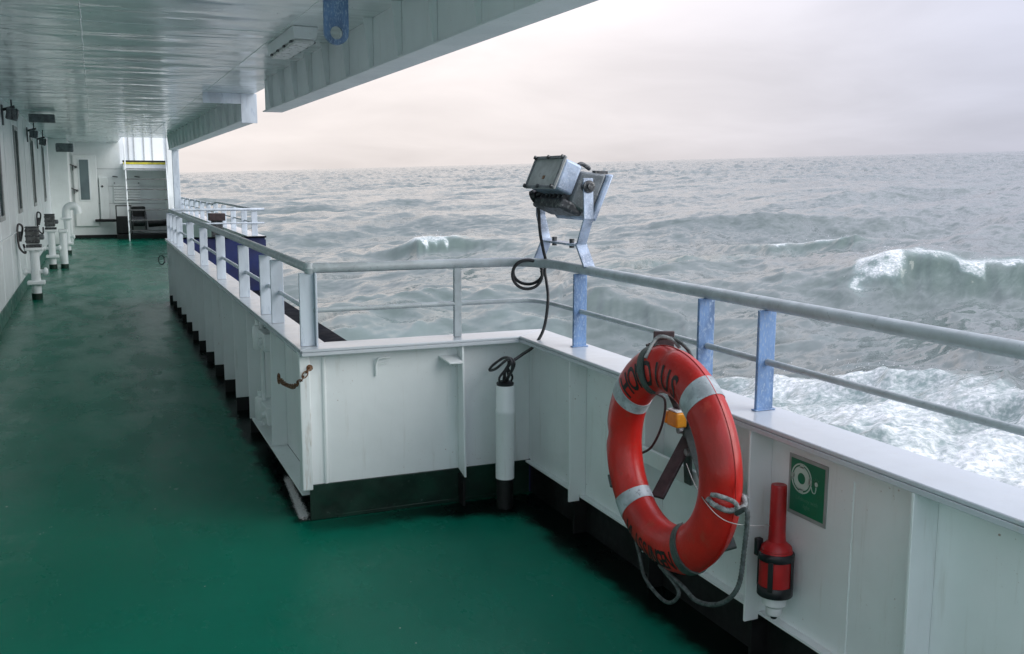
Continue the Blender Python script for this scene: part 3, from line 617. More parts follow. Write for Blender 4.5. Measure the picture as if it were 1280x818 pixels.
# ladder with landing
t = thing('steep_ladder', 'white steep deck ladder with dark treads up to a yellow-edged landing', 'ladder', (1.35, YB - 1.2, FL))
for x in (0.84, 1.93): MB().bar((x, YB - 1.75, FL), (x - 0.01, YB - 1.0, CE + 0.9), 0.09, 0.035, side=(0, 1, 0)).build('stringer', 'white', t, 0.004)
for k in range(7):
    z = FL + 0.27 + k * 0.285; y = YB - 1.75 + (z - FL) / (CE + 0.9 - FL) * 0.75
    B(0.858, 1.906, y - 0.09, y + 0.09, z, z + 0.03).build('tread', 'grey_machinery', t, 0.003)
t = thing('landing', 'white landing box with yellow and black edge above the ladder', 'landing', (1.35, YB, 2.0))
B(0.80, 1.94, YB - 0.85, YB + 1.16, 1.86, 2.08).build('box', 'white', t, 0.01)
B(0.80, 1.94, YB - 0.862, YB - 0.8515, 2.03, 2.09).build('yellow_edge', 'yellow_stripe', t)
B(0.78, 1.96, YB - 0.87, YB - 0.80, 2.092, 2.14).build('dark_edge', 'black', t)
# pillar
t = thing('edge_pillar', 'pale square pillar at the outer edge under the overhead beam end', 'pillar', (1.86, 25.6, FL))
B(1.80, 1.955, 25.52, 25.64, FL + 0.01, 2.31).build('shaft', 'post_white', t, 0.006)
B(1.77, 1.985, 25.49, 25.67, FL, FL + 0.0095).build('base_plate', 'white', t); B(1.77, 1.985, 25.5, 25.67, 2.311, 2.33).build('head_plate', 'white', t)

# ================================================================ THINGS ON AND NEAR THE JOG
# cable stand-pipe
px, py = 1.90, 4.56
t = thing('cable_standpipe', 'white capped standpipe in the corner with black cables coming out', 'pipe', (px, py, FL))
MB().lathe((px, py, 0.0), [(0.049, 0.06), (0.0495, 0.40), (0.051, 0.405), (0.0515, 0.425), (0.0485, 0.43), (0.048, 0.55), (0.046, 0.555)], 24).build('pipe', 'white', t)
MB().lathe((px, py, FL), [(0.044, 0), (0.044, 0.159)], 24).build('foot', 'black', t)
MB().lathe((px, py, 0.555), [(0.044, 0), (0.046, 0.012), (0.03, 0.022)], 18).build('sealing_plug', 'rubber', t)
# hook on the plating
hk = thing('wall_hook', 'small bent white hook on the forward-facing bulwark', 'hook', (1.27, YP, 0.66))
MB().tube(smoothpath([(1.265, YP - 0.008, 0.62), (1.265, YP - 0.012, 0.68), (1.272, YP - 0.02, 0.705), (1.29, YP - 0.022, 0.712), (1.335, YP - 0.022, 0.712)], 6), 0.006, 8).build('rod', 'white', hk)
MB().bar((1.268, YP - 0.006, 0.675), (1.325, YP - 0.014, 0.688), 0.010, 0.008).build('arm', 'white', hk)
# rusty chain
ch = thing('rusty_chain', 'short rusty chain hooked on the bulwark corner post', 'chain', (0.86, 4.70, 0.62))
cp = smoothpath([PY(387, 460, 4.692), PY(378, 473, 4.688), PX(368, 483, 0.862), PX(357, 481, 0.872), PX(349, 474, 0.880)], 10)
cp = resample(cp, 0.026)
for i in range(len(cp) - 1):
    c0 = (cp[i] + cp[i + 1]) / 2; dv = cp[i + 1] - cp[i]; dv /= np.linalg.norm(dv)
    s = np.cross(dv, (0, 1, 0)) if i % 2 else np.cross(dv, np.cross(dv, (0, 1, 0))); s /= np.linalg.norm(s)
    MB().tube([c0 + dv * 0.019 * math.cos(a) + s * 0.0115 * math.sin(a) for a in np.linspace(0, 2 * PI, 14, endpoint=False)], 0.0031, 6, closed=True).build('link', 'rust', ch)
e = cp[-1]; MB().tube([e + np.array([0, 0.012 + 0.026 * math.cos(a), 0.026 * math.sin(a)]) for a in np.linspace(0, 2 * PI, 18, endpoint=False)], 0.0055, 8, closed=True).build('ring', 'rust', ch)
MB().lathe(PY(387, 460, 4.6995), [(0.016, -0.004), (0.016, 0.003)], 12, axis=(0, 1, 0)).build('pad', 'rust', ch)
# strip of light on the deck by the gate, painted as a pale sheet
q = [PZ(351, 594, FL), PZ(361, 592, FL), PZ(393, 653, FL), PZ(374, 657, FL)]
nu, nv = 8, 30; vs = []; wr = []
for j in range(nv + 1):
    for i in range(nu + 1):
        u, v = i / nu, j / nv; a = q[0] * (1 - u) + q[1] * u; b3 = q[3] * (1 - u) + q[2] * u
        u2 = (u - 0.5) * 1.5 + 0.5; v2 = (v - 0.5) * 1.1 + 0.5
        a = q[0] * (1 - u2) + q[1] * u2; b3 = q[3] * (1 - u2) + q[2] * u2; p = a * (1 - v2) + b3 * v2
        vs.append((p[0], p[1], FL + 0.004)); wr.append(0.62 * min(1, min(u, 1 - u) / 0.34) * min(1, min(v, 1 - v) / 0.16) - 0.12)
me = bpy.data.meshes.new('painted_light'); me.from_pydata(vs, [], [(j * (nu + 1) + i, j * (nu + 1) + i + 1, (j + 1) * (nu + 1) + i + 1, (j + 1) * (nu + 1) + i) for j in range(nv) for i in range(nu)])
at = me.attributes.new('wear_or_light', 'FLOAT', 'POINT'); at.data.foreach_set('value', wr); me.materials.append(M['gleam'])
o = bpy.data.objects.new('painted_light', me); COL.objects.link(o); tag(o, 'pale painted strip of light on the green deck at the foot of the bulwark corner', 'scuff mark')  # light on the deck painted as a pale strip, not a scuff

# ================================================================ SEARCHLIGHT
SX, SY = RX, 4.45
t = thing('searchlight', 'weathered grey floodlight with ballast box on a blue-grey yoke clamped to the railing', 'floodlight', (SX, SY, RAIL))
for s in (-1, 1):                                   # splayed feet on the rail, bridge, yoke arms
    MB().bar((SX, SY + s * 0.29, RAIL + 0.015), (SX, SY + s * 0.195, RAIL + 0.125), 0.06, 0.012, side=(1, 0, 0)).build('foot', 'galv', t, 0.002)
    MB().bar((SX, SY + s * 0.20, RAIL + 0.118), (SX, SY + s * 0.275, RAIL + 0.25), 0.052, 0.010, side=(1, 0, 0)).build('yoke_arm', 'galv', t, 0.002)
    MB().bar((SX, SY + s * 0.275, RAIL + 0.246), (SX, SY + s * 0.262, RAIL + 0.44), 0.052, 0.010, side=(1, 0, 0)).build('yoke_arm', 'galv', t, 0.002)
    MB().lathe((SX, SY + s * 0.25, RAIL + 0.40), [(0.026, -0.012), (0.030, 0.030), (0.016, 0.034), (0.016, 0.05)], 14, axis=(0, s, 0)).build('pivot_knob', 'darkmetal', t)
    MB().lathe((SX, SY + s * 0.10, RAIL + 0.112), [(0.014, -0.014), (0.014, 0.030)], 6).build('bolt', 'darkmetal', t)
B(SX - 0.035, SX + 0.035, SY - 0.2, SY + 0.2, RAIL + 0.112, RAIL + 0.122).build('bridge', 'galv', t, 0.002)
ca, sa = math.cos(math.radians(23)), math.sin(math.radians(23))
F = np.array([ca, 0, -sa]); U = np.array([sa, 0, ca]); W = np.array([0, 1.0, 0]); C0 = np.array([SX + 0.03, SY - 0.03, RAIL + 0.375])
HS = 0.87
def L(f_, w_, u_): return C0 + (F * f_ + W * w_ + U * u_) * HS
def frustum(f0, w0_, u0, f1, w1_, u1, uo0=0, uo1=0):
    vs = [L(f0, -w0_, uo0 - u0), L(f0, w0_, uo0 - u0), L(f0, w0_, uo0 + u0), L(f0, -w0_, uo0 + u0), L(f1, -w1_, uo1 - u1), L(f1, w1_, uo1 - u1), L(f1, w1_, uo1 + u1), L(f1, -w1_, uo1 + u1)]
    return MB().add(vs, [(0, 1, 2, 3), (7, 6, 5, 4), (0, 4, 5, 1), (1, 5, 6, 2), (2, 6, 7, 3), (3, 7, 4, 0)])
frustum(-0.07, 0.17, 0.095, 0.06, 0.23, 0.13).build('reflector_housing', 'greymetal', t, 0.012)
frustum(0.061, 0.24, 0.13, 0.092, 0.25, 0.142).build('front_frame', 'galv', t, 0.008)
frustum(0.0925, 0.22, 0.115, 0.096, 0.22, 0.115).build('lens', 'glass', t)
for k in range(6):                                  # cooling ribs on the back
    w_ = -0.14 + k * 0.056
    MB().obox(L(-0.078, w_, -0.06), F, W, U, 0.03 * HS, 0.008 * HS, 0.06 * HS).build('cooling_rib', 'darkmetal', t, 0.003)
MB().obox(L(-0.05, 0, -0.115), F, W, U, 0.075 * HS, 0.185 * HS, 0.03 * HS).build('lower_casting', 'darkmetal', t, 0.014)
BW, BU = -0.01, 0.030
bal = MB().obox(L(-0.135, BW, BU), F, W, U, 0.055 * HS, 0.185 * HS, 0.088 * HS).build('ballast_box', 'galv', t, 0.012)
MB().obox(L(-0.197, BW, BU), F, W, U, 0.0065 * HS, 0.195 * HS, 0.098 * HS).build('box_cover', 'palegrey', bal, 0.005)
rim = MB()
for (w_, u_, hw, hu) in ((0, 0.089, 0.195, 0.009), (0, -0.089, 0.195, 0.009), (0.186, 0, 0.009, 0.0795), (-0.186, 0, 0.009, 0.0795)): rim.obox(L(-0.207, BW + w_, BU + u_), F, W, U, 0.0035 * HS, hw * HS, hu * HS)
rim.build('cover_rim', 'greymetal', bal, 0.002)
for w_ in (-0.18, 0.0, 0.18):
    for u_ in (-0.087, 0.087): MB().lathe(L(-0.211, BW + w_, BU + u_), [(0.010, 0), (0.010, 0.010)], 8, axis=-F).build('cover_screw', 'darkmetal', bal)
MB().obox(L(-0.2045, -0.02, 0.0), F, W, U, 0.0008 * HS, 0.016 * HS, 0.010 * HS).build('small_label', 'rust', bal)
MB().obox(L(-0.08, 0.0, 0.04), F, W, U, 0.03 * HS, 0.13 * HS, 0.05 * HS).build('box_mount', 'darkmetal', t, 0.006)
for w_ in (-0.18, 0.15): MB().bar(L(0.0, w_, 0.118), L(0.075, w_, 0.147), 0.03, 0.014, side=(0, 1, 0)).build('latch', 'darkmetal', t)
MB().tube(smoothpath([L(-0.04, 0.0, 0.10), L(-0.01, 0.0, 0.165), L(0.06, 0.01, 0.165)], 6), 0.011, 8).build('grip', 'darkmetal', t)
MB().lathe(L(-0.10, 0.16, -0.05), [(0.022, 0), (0.022, 0.03), (0.035, 0.035), (0.035, 0.06)], 10, axis=(-0.6, 0.6, -0.4)).build('cable_gland', 'rubber', t)

# power cable with its coil
cb_ = thing('power_cable', 'black power cable looped over the railing from floodlight to standpipe', 'cable', (2.12, 4.6, RAIL))
cx_ = 2.10
def K(x, y, X0=cx_): return PX(x, y, X0)
p = smoothpath([L(-0.13, 0.19, -0.06), K(673, 262, 2.09), K(675, 290, 2.10), K(679, 312, 2.13), K(682, 326, 2.15), K(681, 340, 2.14), K(683, 352, 2.14), K(685, 375, 2.12), K(680, 410, 2.10), K(668, 432, 2.04), K(652, 444, 1.98), K(641, 452, 1.93), (px - 0.005, py - 0.01, 0.63), (px, py, 0.565)], 10)
MB().tube(p, 0.0085, 8).build('lead', 'rubber', cb_)
c1 = PY(660.5, 340, 4.69)
vr = np.array([0, 0, 1.0]); hr = RCAM @ np.array([1, 0, 0]); hr[2] = 0; hr /= np.linalg.norm(hr)
coil = []
for a in np.linspace(0.3, 2 * PI * 2.05, 70):
    k = a / (2 * PI); coil.append(c1 + hr * (0.079 * math.cos(a)) + vr * ((0.064 + 0.012 * (k > 1)) * math.sin(a) - 0.012 * (k > 1)) + np.array([-0.01, -0.014, 0]) * k)
MB().tube(coil, 0.0085, 8).build('coil', 'rubber', cb_)
lp = smoothpath([(px, py, 0.565), K(643, 455, 1.90), K(632, 447, 1.89), K(617, 456, 1.88), K(612, 463, 1.88), K(620, 461, 1.88), K(636, 449, 1.88), K(640, 462, 1.89), (px - 0.01, py, 0.565)], 8)
MB().tube(lp, 0.007, 8).build('spare_loop', 'rubber', cb_)
for k in range(4):
    x0 = px - 0.03 + k * 0.018; MB().tube(smoothpath([(x0, py - 0.01, 0.565), (x0 - 0.008 + 0.006 * k, py - 0.015, 0.60), (px + 0.005, py - 0.02, 0.655), (px + 0.01 + 0.006 * k, py - 0.02, 0.685)], 5), 0.006, 8).build('tail', 'rubber', cb_)

# ================================================================ LIFEBUOY
BC = np.array([1.70, 2.675, 0.692]); RM, RA, RB = 0.296, 0.079, 0.058     # ring radius, radial and axial half sections
def RP(th, ph, off=0.0):
    """point on the ring: th around the ring (0 = aft side, 90 = top), ph around the section (0 = outward, 90 = inboard)"""
    cr = math.cos(ph); sr = math.sin(ph); n = np.array([cr / RA, sr / RB]); n /= np.linalg.norm(n)
    rad = RM + RA * cr + off * n[0]; ax = RB * sr + off * n[1]
    return BC + np.array([-ax, rad * math.cos(th), rad * math.sin(th)])
t = thing('lifebuoy', 'orange red ring lifebuoy with silver bands and black lettering hung on the bulwark', 'lifebuoy', tuple(BC))
nt_, npz = 120, 32; ring = MB()
def dent(th):
    s = 0.0
    for c_ in (2, 90, 182, 270):
        dd = (math.degrees(th) - c_ + 180) % 360 - 180; s += math.exp(-(dd / 4.5) ** 2)
    return s
vs = [RP(2 * PI * i / nt_, 2 * PI * j / npz, -0.010 * dent(2 * PI * i / nt_) * max(0, math.cos(2 * PI * j / npz - 0.5)) ** 2) for i in range(nt_) for j in range(npz)]
ring.add(vs, [(i * npz + j, i * npz + (j + 1) % npz, ((i + 1) % nt_) * npz + (j + 1) % npz, ((i + 1) % nt_) * npz + j) for i in range(nt_) for j in range(npz)])
rb = ring.build('ring', 'orange', t, smooth=80)
seam = MB().tube([RP(a, 0.02, 0.0005) for a in np.linspace(0, 2 * PI, 120, endpoint=False)], 0.0022, 6, closed=True).build('mould_seam', 'orange', rb)
def band(th0, th1, mat, name, off=0.0022, ph0=0, ph1=2 * PI, par=None, n1=10):
    mb = MB(); full = abs(ph1 - ph0 - 2 * PI) < 1e-6; n2 = 32
    for layer in (off, -0.003):
        mb.v += [tuple(RP(th0 + (th1 - th0) * i / n1, ph0 + (ph1 - ph0) * j / n2, layer)) for i in range(n1 + 1) for j in range(n2 + 1)]
    m_ = (n1 + 1) * (n2 + 1); idx = lambda i, j, l: l * m_ + i * (n2 + 1) + j
    for i in range(n1):
        for j in range(n2): mb.f.append((idx(i, j, 0), idx(i + 1, j, 0), idx(i + 1, j + 1, 0), idx(i, j + 1, 0)))
    for j in range(n2):
        for i in (0, n1): mb.f.append((idx(i, j, 0), idx(i, j + 1, 0), idx(i, j + 1, 1), idx(i, j, 1)))
    if not full:
        for i in range(n1):
            for j in (0, n2): mb.f.append((idx(i, j, 0), idx(i + 1, j, 0), idx(i + 1, j, 1), idx(i, j, 1)))
    return mb.build(name, mat, par or t, smooth=60)
R = math.radians
for c_ in (36, 128, -46): band(R(c_ - 5.6), R(c_ + 5.6), 'reflect', 'reflective_band')
# lettering wrapped on the ring
def letter_mesh(chr_, bold=0.0):
    cu = bpy.data.curves.new('glyph', 'FONT'); cu.body = chr_; cu.size = 1.0; cu.resolution_u = 3; cu.offset = bold
    ob = bpy.data.objects.new('glyph', cu); COL.objects.link(ob); dg = bpy.context.evaluated_depsgraph_get(); dg.update()
    me = bpy.data.meshes.new_from_object(ob.evaluated_get(dg)); bpy.data.objects.remove(ob); bpy.data.curves.remove(cu); return me
def wrap_text(word, th_c, step, size, up_out, phc, skip=()):
    n = len(word)
    for k, c_ in enumerate(word):
        if k in skip: continue
        me = letter_mesh(c_, 0.022); bm = bmesh.new(); bm.from_mesh(me); bpy.data.meshes.remove(me)
        for ax, lo, hi in ((0, 0.0, 0.8), (1, 0.0, 0.75)):
            for q in np.linspace(lo, hi, 9):
                co = [0, 0, 0]; co[ax] = float(q); no = [0, 0, 0]; no[ax] = 1
                bmesh.ops.bisect_plane(bm, geom=bm.verts[:] + bm.edges[:] + bm.faces[:], plane_co=co, plane_no=no, dist=1e-5)
        bmesh.ops.triangulate(bm, faces=bm.faces)
        xs = [v.co.x for v in bm.verts]; cxm = (min(xs) + max(xs)) / 2
        sgn = 1 if up_out else -1
        thc = th_c + sgn * step * (k - (n - 1) / 2)
        for v in bm.verts:
            u = (v.co.x - cxm) * size * 0.68; w_ = (v.co.y - 0.36) * size
            th = thc + sgn * u / (RM); ph = phc - (1 if up_out else -1) * w_ / 0.070
            p = RP(th, ph, 0.0012) - BC; v.co = Vector(p)
        me2 = bpy.data.meshes.new('letter'); bm.to_mesh(me2); bm.free(); me2.materials.append(M['letter'])
        o = bpy.data.objects.new('letter', me2); COL.objects.link(o); o.parent = t
wrap_text('HONDIUS', R(80), R(10.6), 0.108, True, R(96))
wrap_text('VLISSINGEN', R(-85), R(5.3), 0.080, False, R(68))
# holding straps round the ring
band(R(69), R(75.5), 'strap', 'holding_strap', 0.006, R(-40), R(160))
band(R(-122), R(-115.5), 'strap', 'holding_strap', 0.006, R(-60), R(170))
band(R(-31), R(-24), 'strap', 'holding_strap', 0.007, R(-70), R(65))
# grab rope
gr = MB()
rope(gr, smoothpath([RP(R(78), R(60), 0.004), RP(R(78.5), R(20), 0.014), RP(R(80), R(0), 0.030), RP(R(84), R(-18), 0.024), RP(R(88), R(-35), 0.010)], 10), 0.0065); gr.build('grab_rope', 'rope', t)
gr = MB(); rope(gr, smoothpath([RP(R(76), R(10), 0.0), RP(R(77), R(-5), 0.022), RP(R(84), R(-20), 0.028), RP(R(92), R(-38), 0.018), RP(R(98), R(-60), 0.006)], 10), 0.006); gr.build('grab_rope', 'rope_dark', t)
gr = MB(); rope(gr, smoothpath([RP(R(186), R(75), 0.002), RP(R(187), R(55), 0.010), RP(R(188), R(20), 0.016), RP(R(187), R(-20), 0.014), RP(R(184), R(-40), 0.004)], 10), 0.0085); gr.build('rope_knot', 'rope', t)
gr = MB(); rope(gr, smoothpath([RP(R(183), R(65), 0.002), RP(R(182), R(45), 0.010), RP(R(184), R(10), 0.022), RP(R(190), R(0), 0.018)], 10), 0.0075); gr.build('rope_knot', 'rope', t)
XL = 1.675
gr = MB(); rope(gr, smoothpath([RP(R(189), R(5), 0.02), PX(934, 640, XL), PX(930, 690, XL), PX(922, 735, XL), PX(900, 755, XL), PX(872, 752, XL), PX(853, 733, XL), RP(R(-92), R(20), 0.0)], 10), 0.0075); gr.build('grab_rope', 'rope_dark', t)
gr = MB(); rope(gr, smoothpath([RP(R(-88), R(15), 0.0), PX(848, 738, XL), PX(840, 753, XL), PX(826, 748, XL), PX(806, 722, XL), PX(799, 692, XL), RP(R(-58), R(10), 0.0)], 10), 0.0065); gr.build('grab_rope', 'rope_dark', t)
# holder behind the ring
hd = thing('lifebuoy_bracket', 'grey steel lifebuoy bracket with splayed legs behind the ring', 'bracket', (1.95, 2.75, 0.6))
B(2.0, 2.018, 2.66, 3.42, 0.465, 0.53).build('cross_bar', 'white', hd, 0.003)
for y in (2.66, 3.37): B(2.019, 2.0305, y, y + 0.05, 0.475, 0.52).build('pad', 'white', hd)
MB().bar((1.955, 2.98, 0.90), (1.985, 2.98, 0.48), 0.045, 0.012, side=(0, 1, 0)).build('spine', 'strap', hd, 0.003)
MB().bar((1.98, 2.98, 0.66), (1.81, 2.915, 0.47), 0.055, 0.014, side=(0, 1, 0.3)).build('leg', 'brown', hd, 0.003)
MB().bar((1.975, 2.97, 0.70), (1.83, 2.50, 0.42), 0.05, 0.012, side=(1, 0, 0.6)).build('leg', 'strap', hd, 0.003)
MB().bar((1.99, 2.99, 0.66), (1.80, 2.98, 1.02), 0.04, 0.010, side=(0, 1, 0)).build('upper_arm', 'brown', hd, 0.003)
MB().bar((1.83, 2.93, 0.98), (1.83, 2.93, 1.075), 0.075, 0.012, side=(1, -0.3, 0)).build('top_hook', 'brown', hd, 0.003)
MB().bar((1.80, 2.98, 1.012), (1.83, 2.935, 1.012), 0.03, 0.012).build('hook_link', 'brown', hd)
for (y, z) in ((2.985, 0.69), (2.93, 0.62)): MB().lathe((1.955, y, z), [(0.014, 0), (0.014, 0.02)], 6, axis=(-1, 0, 0)).build('bolt', 'bolt', hd)
# yellow clip
yb = thing('yellow_clip', 'yellow plastic clip box inside the lifebuoy ring', 'clip', (1.92, 2.97, 0.77))
c1 = PX(846, 523, 1.92)
B(c1[0] - 0.022, c1[0] + 0.022, c1[1] - 0.035, c1[1] + 0.035, c1[2] - 0.030, c1[2] + 0.026).build('body', 'yellow', yb, 0.006)
B(c1[0] - 0.024, c1[0] + 0.024, c1[1] + 0.0355, c1[1] + 0.050, c1[2] - 0.026, c1[2] + 0.02).build('flap', 'yellow', yb, 0.004)
B(c1[0] - 0.020, c1[0] + 0.020, c1[1] - 0.03, c1[1] + 0.035, c1[2] + 0.0265, c1[2] + 0.032).build('white_top', 'plastic_white', yb, 0.002)
B(c1[0] + 0.0225, 1.956, c1[1] - 0.02, c1[1] + 0.02, c1[2] - 0.02, c1[2] + 0.01).build('mount', 'brown', yb)
# thin cords
tag(MB().tube(smoothpath([RP(R(74), R(150), 0.004), PX(831, 500, 1.78), PX(828, 530, 1.80), PX(815, 558, 1.80), PX(800, 568, 1.79)], 10), 0.0045, 7).build('dark_lanyard', 'brown', None), 'thin dark lanyard hanging inside the lifebuoy ring', 'cord')
tag(MB().tube(smoothpath([PX(858, 580, 1.84), PX(868, 605, 1.70), PX(885, 632, 1.62), PX(905, 650, 1.62), PX(932, 657, 1.68), PX(962, 657, 2.01)], 10), 0.0014, 6).build('trip_line', 'cord', None), 'thin white trip line from lifebuoy bracket to red smoke signal', 'cord')

# ================================================================ SMOKE SIGNAL
sx_, sy_ = 2.045, 2.532
t = thing('smoke_signal', 'red self-igniting smoke signal with narrow tube in a black bracket', 'smoke signal', (sx_, sy_, 0.17))
tilt = np.array([0.02, 0.03, 1.0]); tilt /= np.linalg.norm(tilt); b0 = np.array([sx_, sy_, 0.145])
def S(z): return b0 + tilt * z
MB().lathe(S(0.23), [(0.052, 0), (0.050, 0.012), (0.030, 0.030), (0.028, 0.05), (0.0265, 0.215), (0.0255, 0.222), (0.024, 0.224)], 28, axis=tilt).build('tube', 'red_tube', t)
MB().lathe(S(0.085), [(0.053, 0), (0.055, 0.01), (0.055, 0.135), (0.053, 0.144)], 28, axis=tilt).build('body', 'red_tube', t)
MB().lathe(S(0.0), [(0.020, 0), (0.026, 0.004), (0.028, 0.03), (0.040, 0.04), (0.042, 0.084)], 24, axis=tilt).build('base_cap', 'plastic_white', t)
for z, h_ in ((0.195, 0.028), (0.072, 0.036)): MB().lathe(S(z), [(0.057, 0), (0.0595, 0.003), (0.0595, h_ - 0.003), (0.057, h_)], 28, axis=tilt).build('bracket_ring', 'rubber', t)
for a in (R(215), R(300), R(128)): 
    c0 = S(0.15) + np.array([math.cos(a), math.sin(a), 0]) * 0.0575
    MB().obox(c0, (math.cos(a), math.sin(a), 0), (-math.sin(a), math.cos(a), 0), tilt, 0.003, 0.009, 0.052).build('bracket_strut', 'rubber', t, 0.002)
B(sx_ + 0.045, XP - 0.001, sy_ + 0.0, sy_ + 0.04, 0.28, 0.32).build('wall_mount', 'rubber', t, 0.004)
MB().obox((sx_ - 0.035, sy_ + 0.052, 0.375), (1, 0, 0), (0, 1, 0), (0, 0, 1), 0.012, 0.010, 0.03).build('clip', 'rubber', t, 0.003)
MB().lathe(S(-0.012), [(0.010, 0), (0.012, 0.012)], 10, axis=tilt).build('release_pin', 'rubber', t)

# ================================================================ SAFETY SIGN
t = thing('safety_sign', 'green safety sign showing a white lifebuoy symbol on the bulwark', 'sign', (XP, 2.478, 0.59))
y0, y1, z0, z1 = 2.385, 2.575, 0.488, 0.695
B(XP - 0.004, XP - 0.0005, y0, y1, z0, z1).build('backing', 'sign_edge', t, 0.001)
B(XP - 0.0052, XP - 0.0042, y0 + 0.012, y1 - 0.012, z0 + 0.014, z1 - 0.012).build('green_panel', 'sign_green', t)
def disc(cy, cz, r0, r1, name, mat, a0=0, a1=2 * PI, x=XP - 0.0060):
    n = 36; mb = MB(); vs = []
    for xx in (x, x + 0.0006):
        for rr_ in (r0, r1): vs += [(xx, cy + rr_ * math.cos(a0 + (a1 - a0) * i / n), cz + rr_ * math.sin(a0 + (a1 - a0) * i / n)) for i in range(n + 1)]
    k = n + 1; fs = []
    for i in range(n): fs += [(i, i + 1, k + i + 1, k + i), (2 * k + i, 3 * k + i, 3 * k + i + 1, 2 * k + i + 1), (i, 2 * k + i, 2 * k + i + 1, i + 1), (k + i, k + i + 1, 3 * k + i + 1, 3 * k + i)]
    return mb.add(vs, fs).build(name, mat, t, smooth=0)
cy_, cz_ = 2.508, 0.622
disc(cy_, cz_, 0.019, 0.041, 'buoy_symbol', 'sign_print')
for k in range(4): disc(cy_, cz_, 0.046, 0.051, 'rope_symbol', 'sign_print', k * PI / 2 + 0.12, k * PI / 2 + PI / 2 - 0.12)
for k in range(4):
    a = k * PI / 2; MB().obox((XP - 0.0057, cy_ + 0.0435 * math.cos(a), cz_ + 0.0435 * math.sin(a)), (1, 0, 0), (0, math.cos(a), math.sin(a)), (0, -math.sin(a), math.cos(a)), 0.0003, 0.0075, 0.010).build('rope_symbol', 'sign_print', t)
MB().tube(smoothpath([(XP - 0.0057, 2.458, 0.607), (XP - 0.0057, 2.452, 0.592), (XP - 0.0057, 2.441, 0.590), (XP - 0.0057, 2.436, 0.602), (XP - 0.0057, 2.436, 0.612)], 6), 0.0016, 6).build('light_cord_symbol', 'sign_print', t)
disc(2.435, 0.622, 0.0, 0.0075, 'light_symbol', 'sign_print')
for a in (40, 70, 100, 130): MB().bar((XP - 0.0057, 2.435 + 0.011 * math.cos(R(a)), 0.624 + 0.011 * math.sin(R(a))), (XP - 0.0057, 2.435 + 0.018 * math.cos(R(a)), 0.624 + 0.018 * math.sin(R(a))), 0.0016, 0.0008).build('ray_symbol', 'sign_text', t)
def sign_text(body, yc, zc, size, nm):
    me = letter_mesh(body); xs = [v.co.x for v in me.vertices]; cxm = (min(xs) + max(xs)) / 2
    for v in me.vertices: v.co = Vector((XP - 0.0057 - XP, yc - (v.co.x - cxm) * size - 2.478, zc + v.co.y * size - 0.59))
    me.materials.clear(); me.materials.append(M['sign_text']); o = bpy.data.objects.new(nm, me); COL.objects.link(o); o.parent = t
sign_text('Lifebuoy with', 2.478, 0.547, 0.020, 'lettering'); sign_text('light', 2.478, 0.525, 0.020, 'lettering')

# ================================================================ SEA
def vnoise(x, y, seed=0):
    xi = np.floor(x).astype(np.int64); yi = np.floor(y).astype(np.int64); xf = x - xi; yf = y - yi
    def hsh(a, b4):
        h = (a * 374761393 + b4 * 668265263 + seed * 1442695041) & 0xFFFFFFFF; h = ((h ^ (h >> 13)) * 1274126177) & 0xFFFFFFFF; return ((h ^ (h >> 16)) & 0xFFFF) / 65535.0
    u = xf * xf * (3 - 2 * xf); v = yf * yf * (3 - 2 * yf)
    return (hsh(xi, yi) * (1 - u) + hsh(xi + 1, yi) * u) * (1 - v) + (hsh(xi, yi + 1) * (1 - u) + hsh(xi + 1, yi + 1) * u) * v
def fbm(x, y, oct_=4, seed=0):
    s = np.zeros_like(x); a = 0.5; tot = 0
    for k in range(oct_): s += a * vnoise(x, y, seed + k * 17); tot += a; x = x * 2.03 + 11.3; y = y * 2.03 + 7.7; a *= 0.5
    return s / tot
def sstep(a, b4, x): t_ = np.clip((x - a) / (b4 - a), 0, 1); return t_ * t_ * (3 - 2 * t_)
NA, NR = 1000, 950
azs = np.radians(np.linspace(-14, 112, NA)); rs = 9.0 * (9000 / 9.0) ** (np.linspace(0, 1, NR))
RR_, AA = np.meshgrid(rs, azs, indexing='ij')
X = RR_ * np.sin(AA); Y = RR_ * np.cos(AA); Zs = np.zeros_like(X); DX = np.zeros_like(X); DY = np.zeros_like(X); CH = np.zeros_like(X)
spacing = RR_ * 0.0073
rg = np.random.default_rng(21)
NW = 84; lam = 34.0 * (0.9 / 34.0) ** (np.linspace(0, 1, NW)); md_az = math.radians(156)
for i in range(NW):
    l = lam[i] * rg.uniform(0.93, 1.07); k = 2 * PI / l; spread = math.radians(11 if lam[i] > 9 else 16 + 30 * (i / NW)); th = md_az + rg.normal(0, spread)
    a = 0.0100 * l ** 0.86 * (0.85 if l > 18 else 1.05 if l > 10 else 0.62) * rg.uniform(0.7, 1.3); kx, ky = k * math.sin(th), k * math.cos(th); ph = kx * X + ky * Y + rg.uniform(0, 2 * PI)
    w_ = sstep(1.6, 3.6, l / spacing) * a
    c_, s_ = np.cos(ph), np.sin(ph); Zs += w_ * c_; q_ = 0.85
    DX -= q_ * w_ * math.sin(th) * s_; DY -= q_ * w_ * math.cos(th) * s_; CH += w_ * k * c_
grp = 0.65 + 0.7 * fbm(X / 60, Y / 60, 3, 5)
Zs *= grp; DX *= grp; DY *= grp
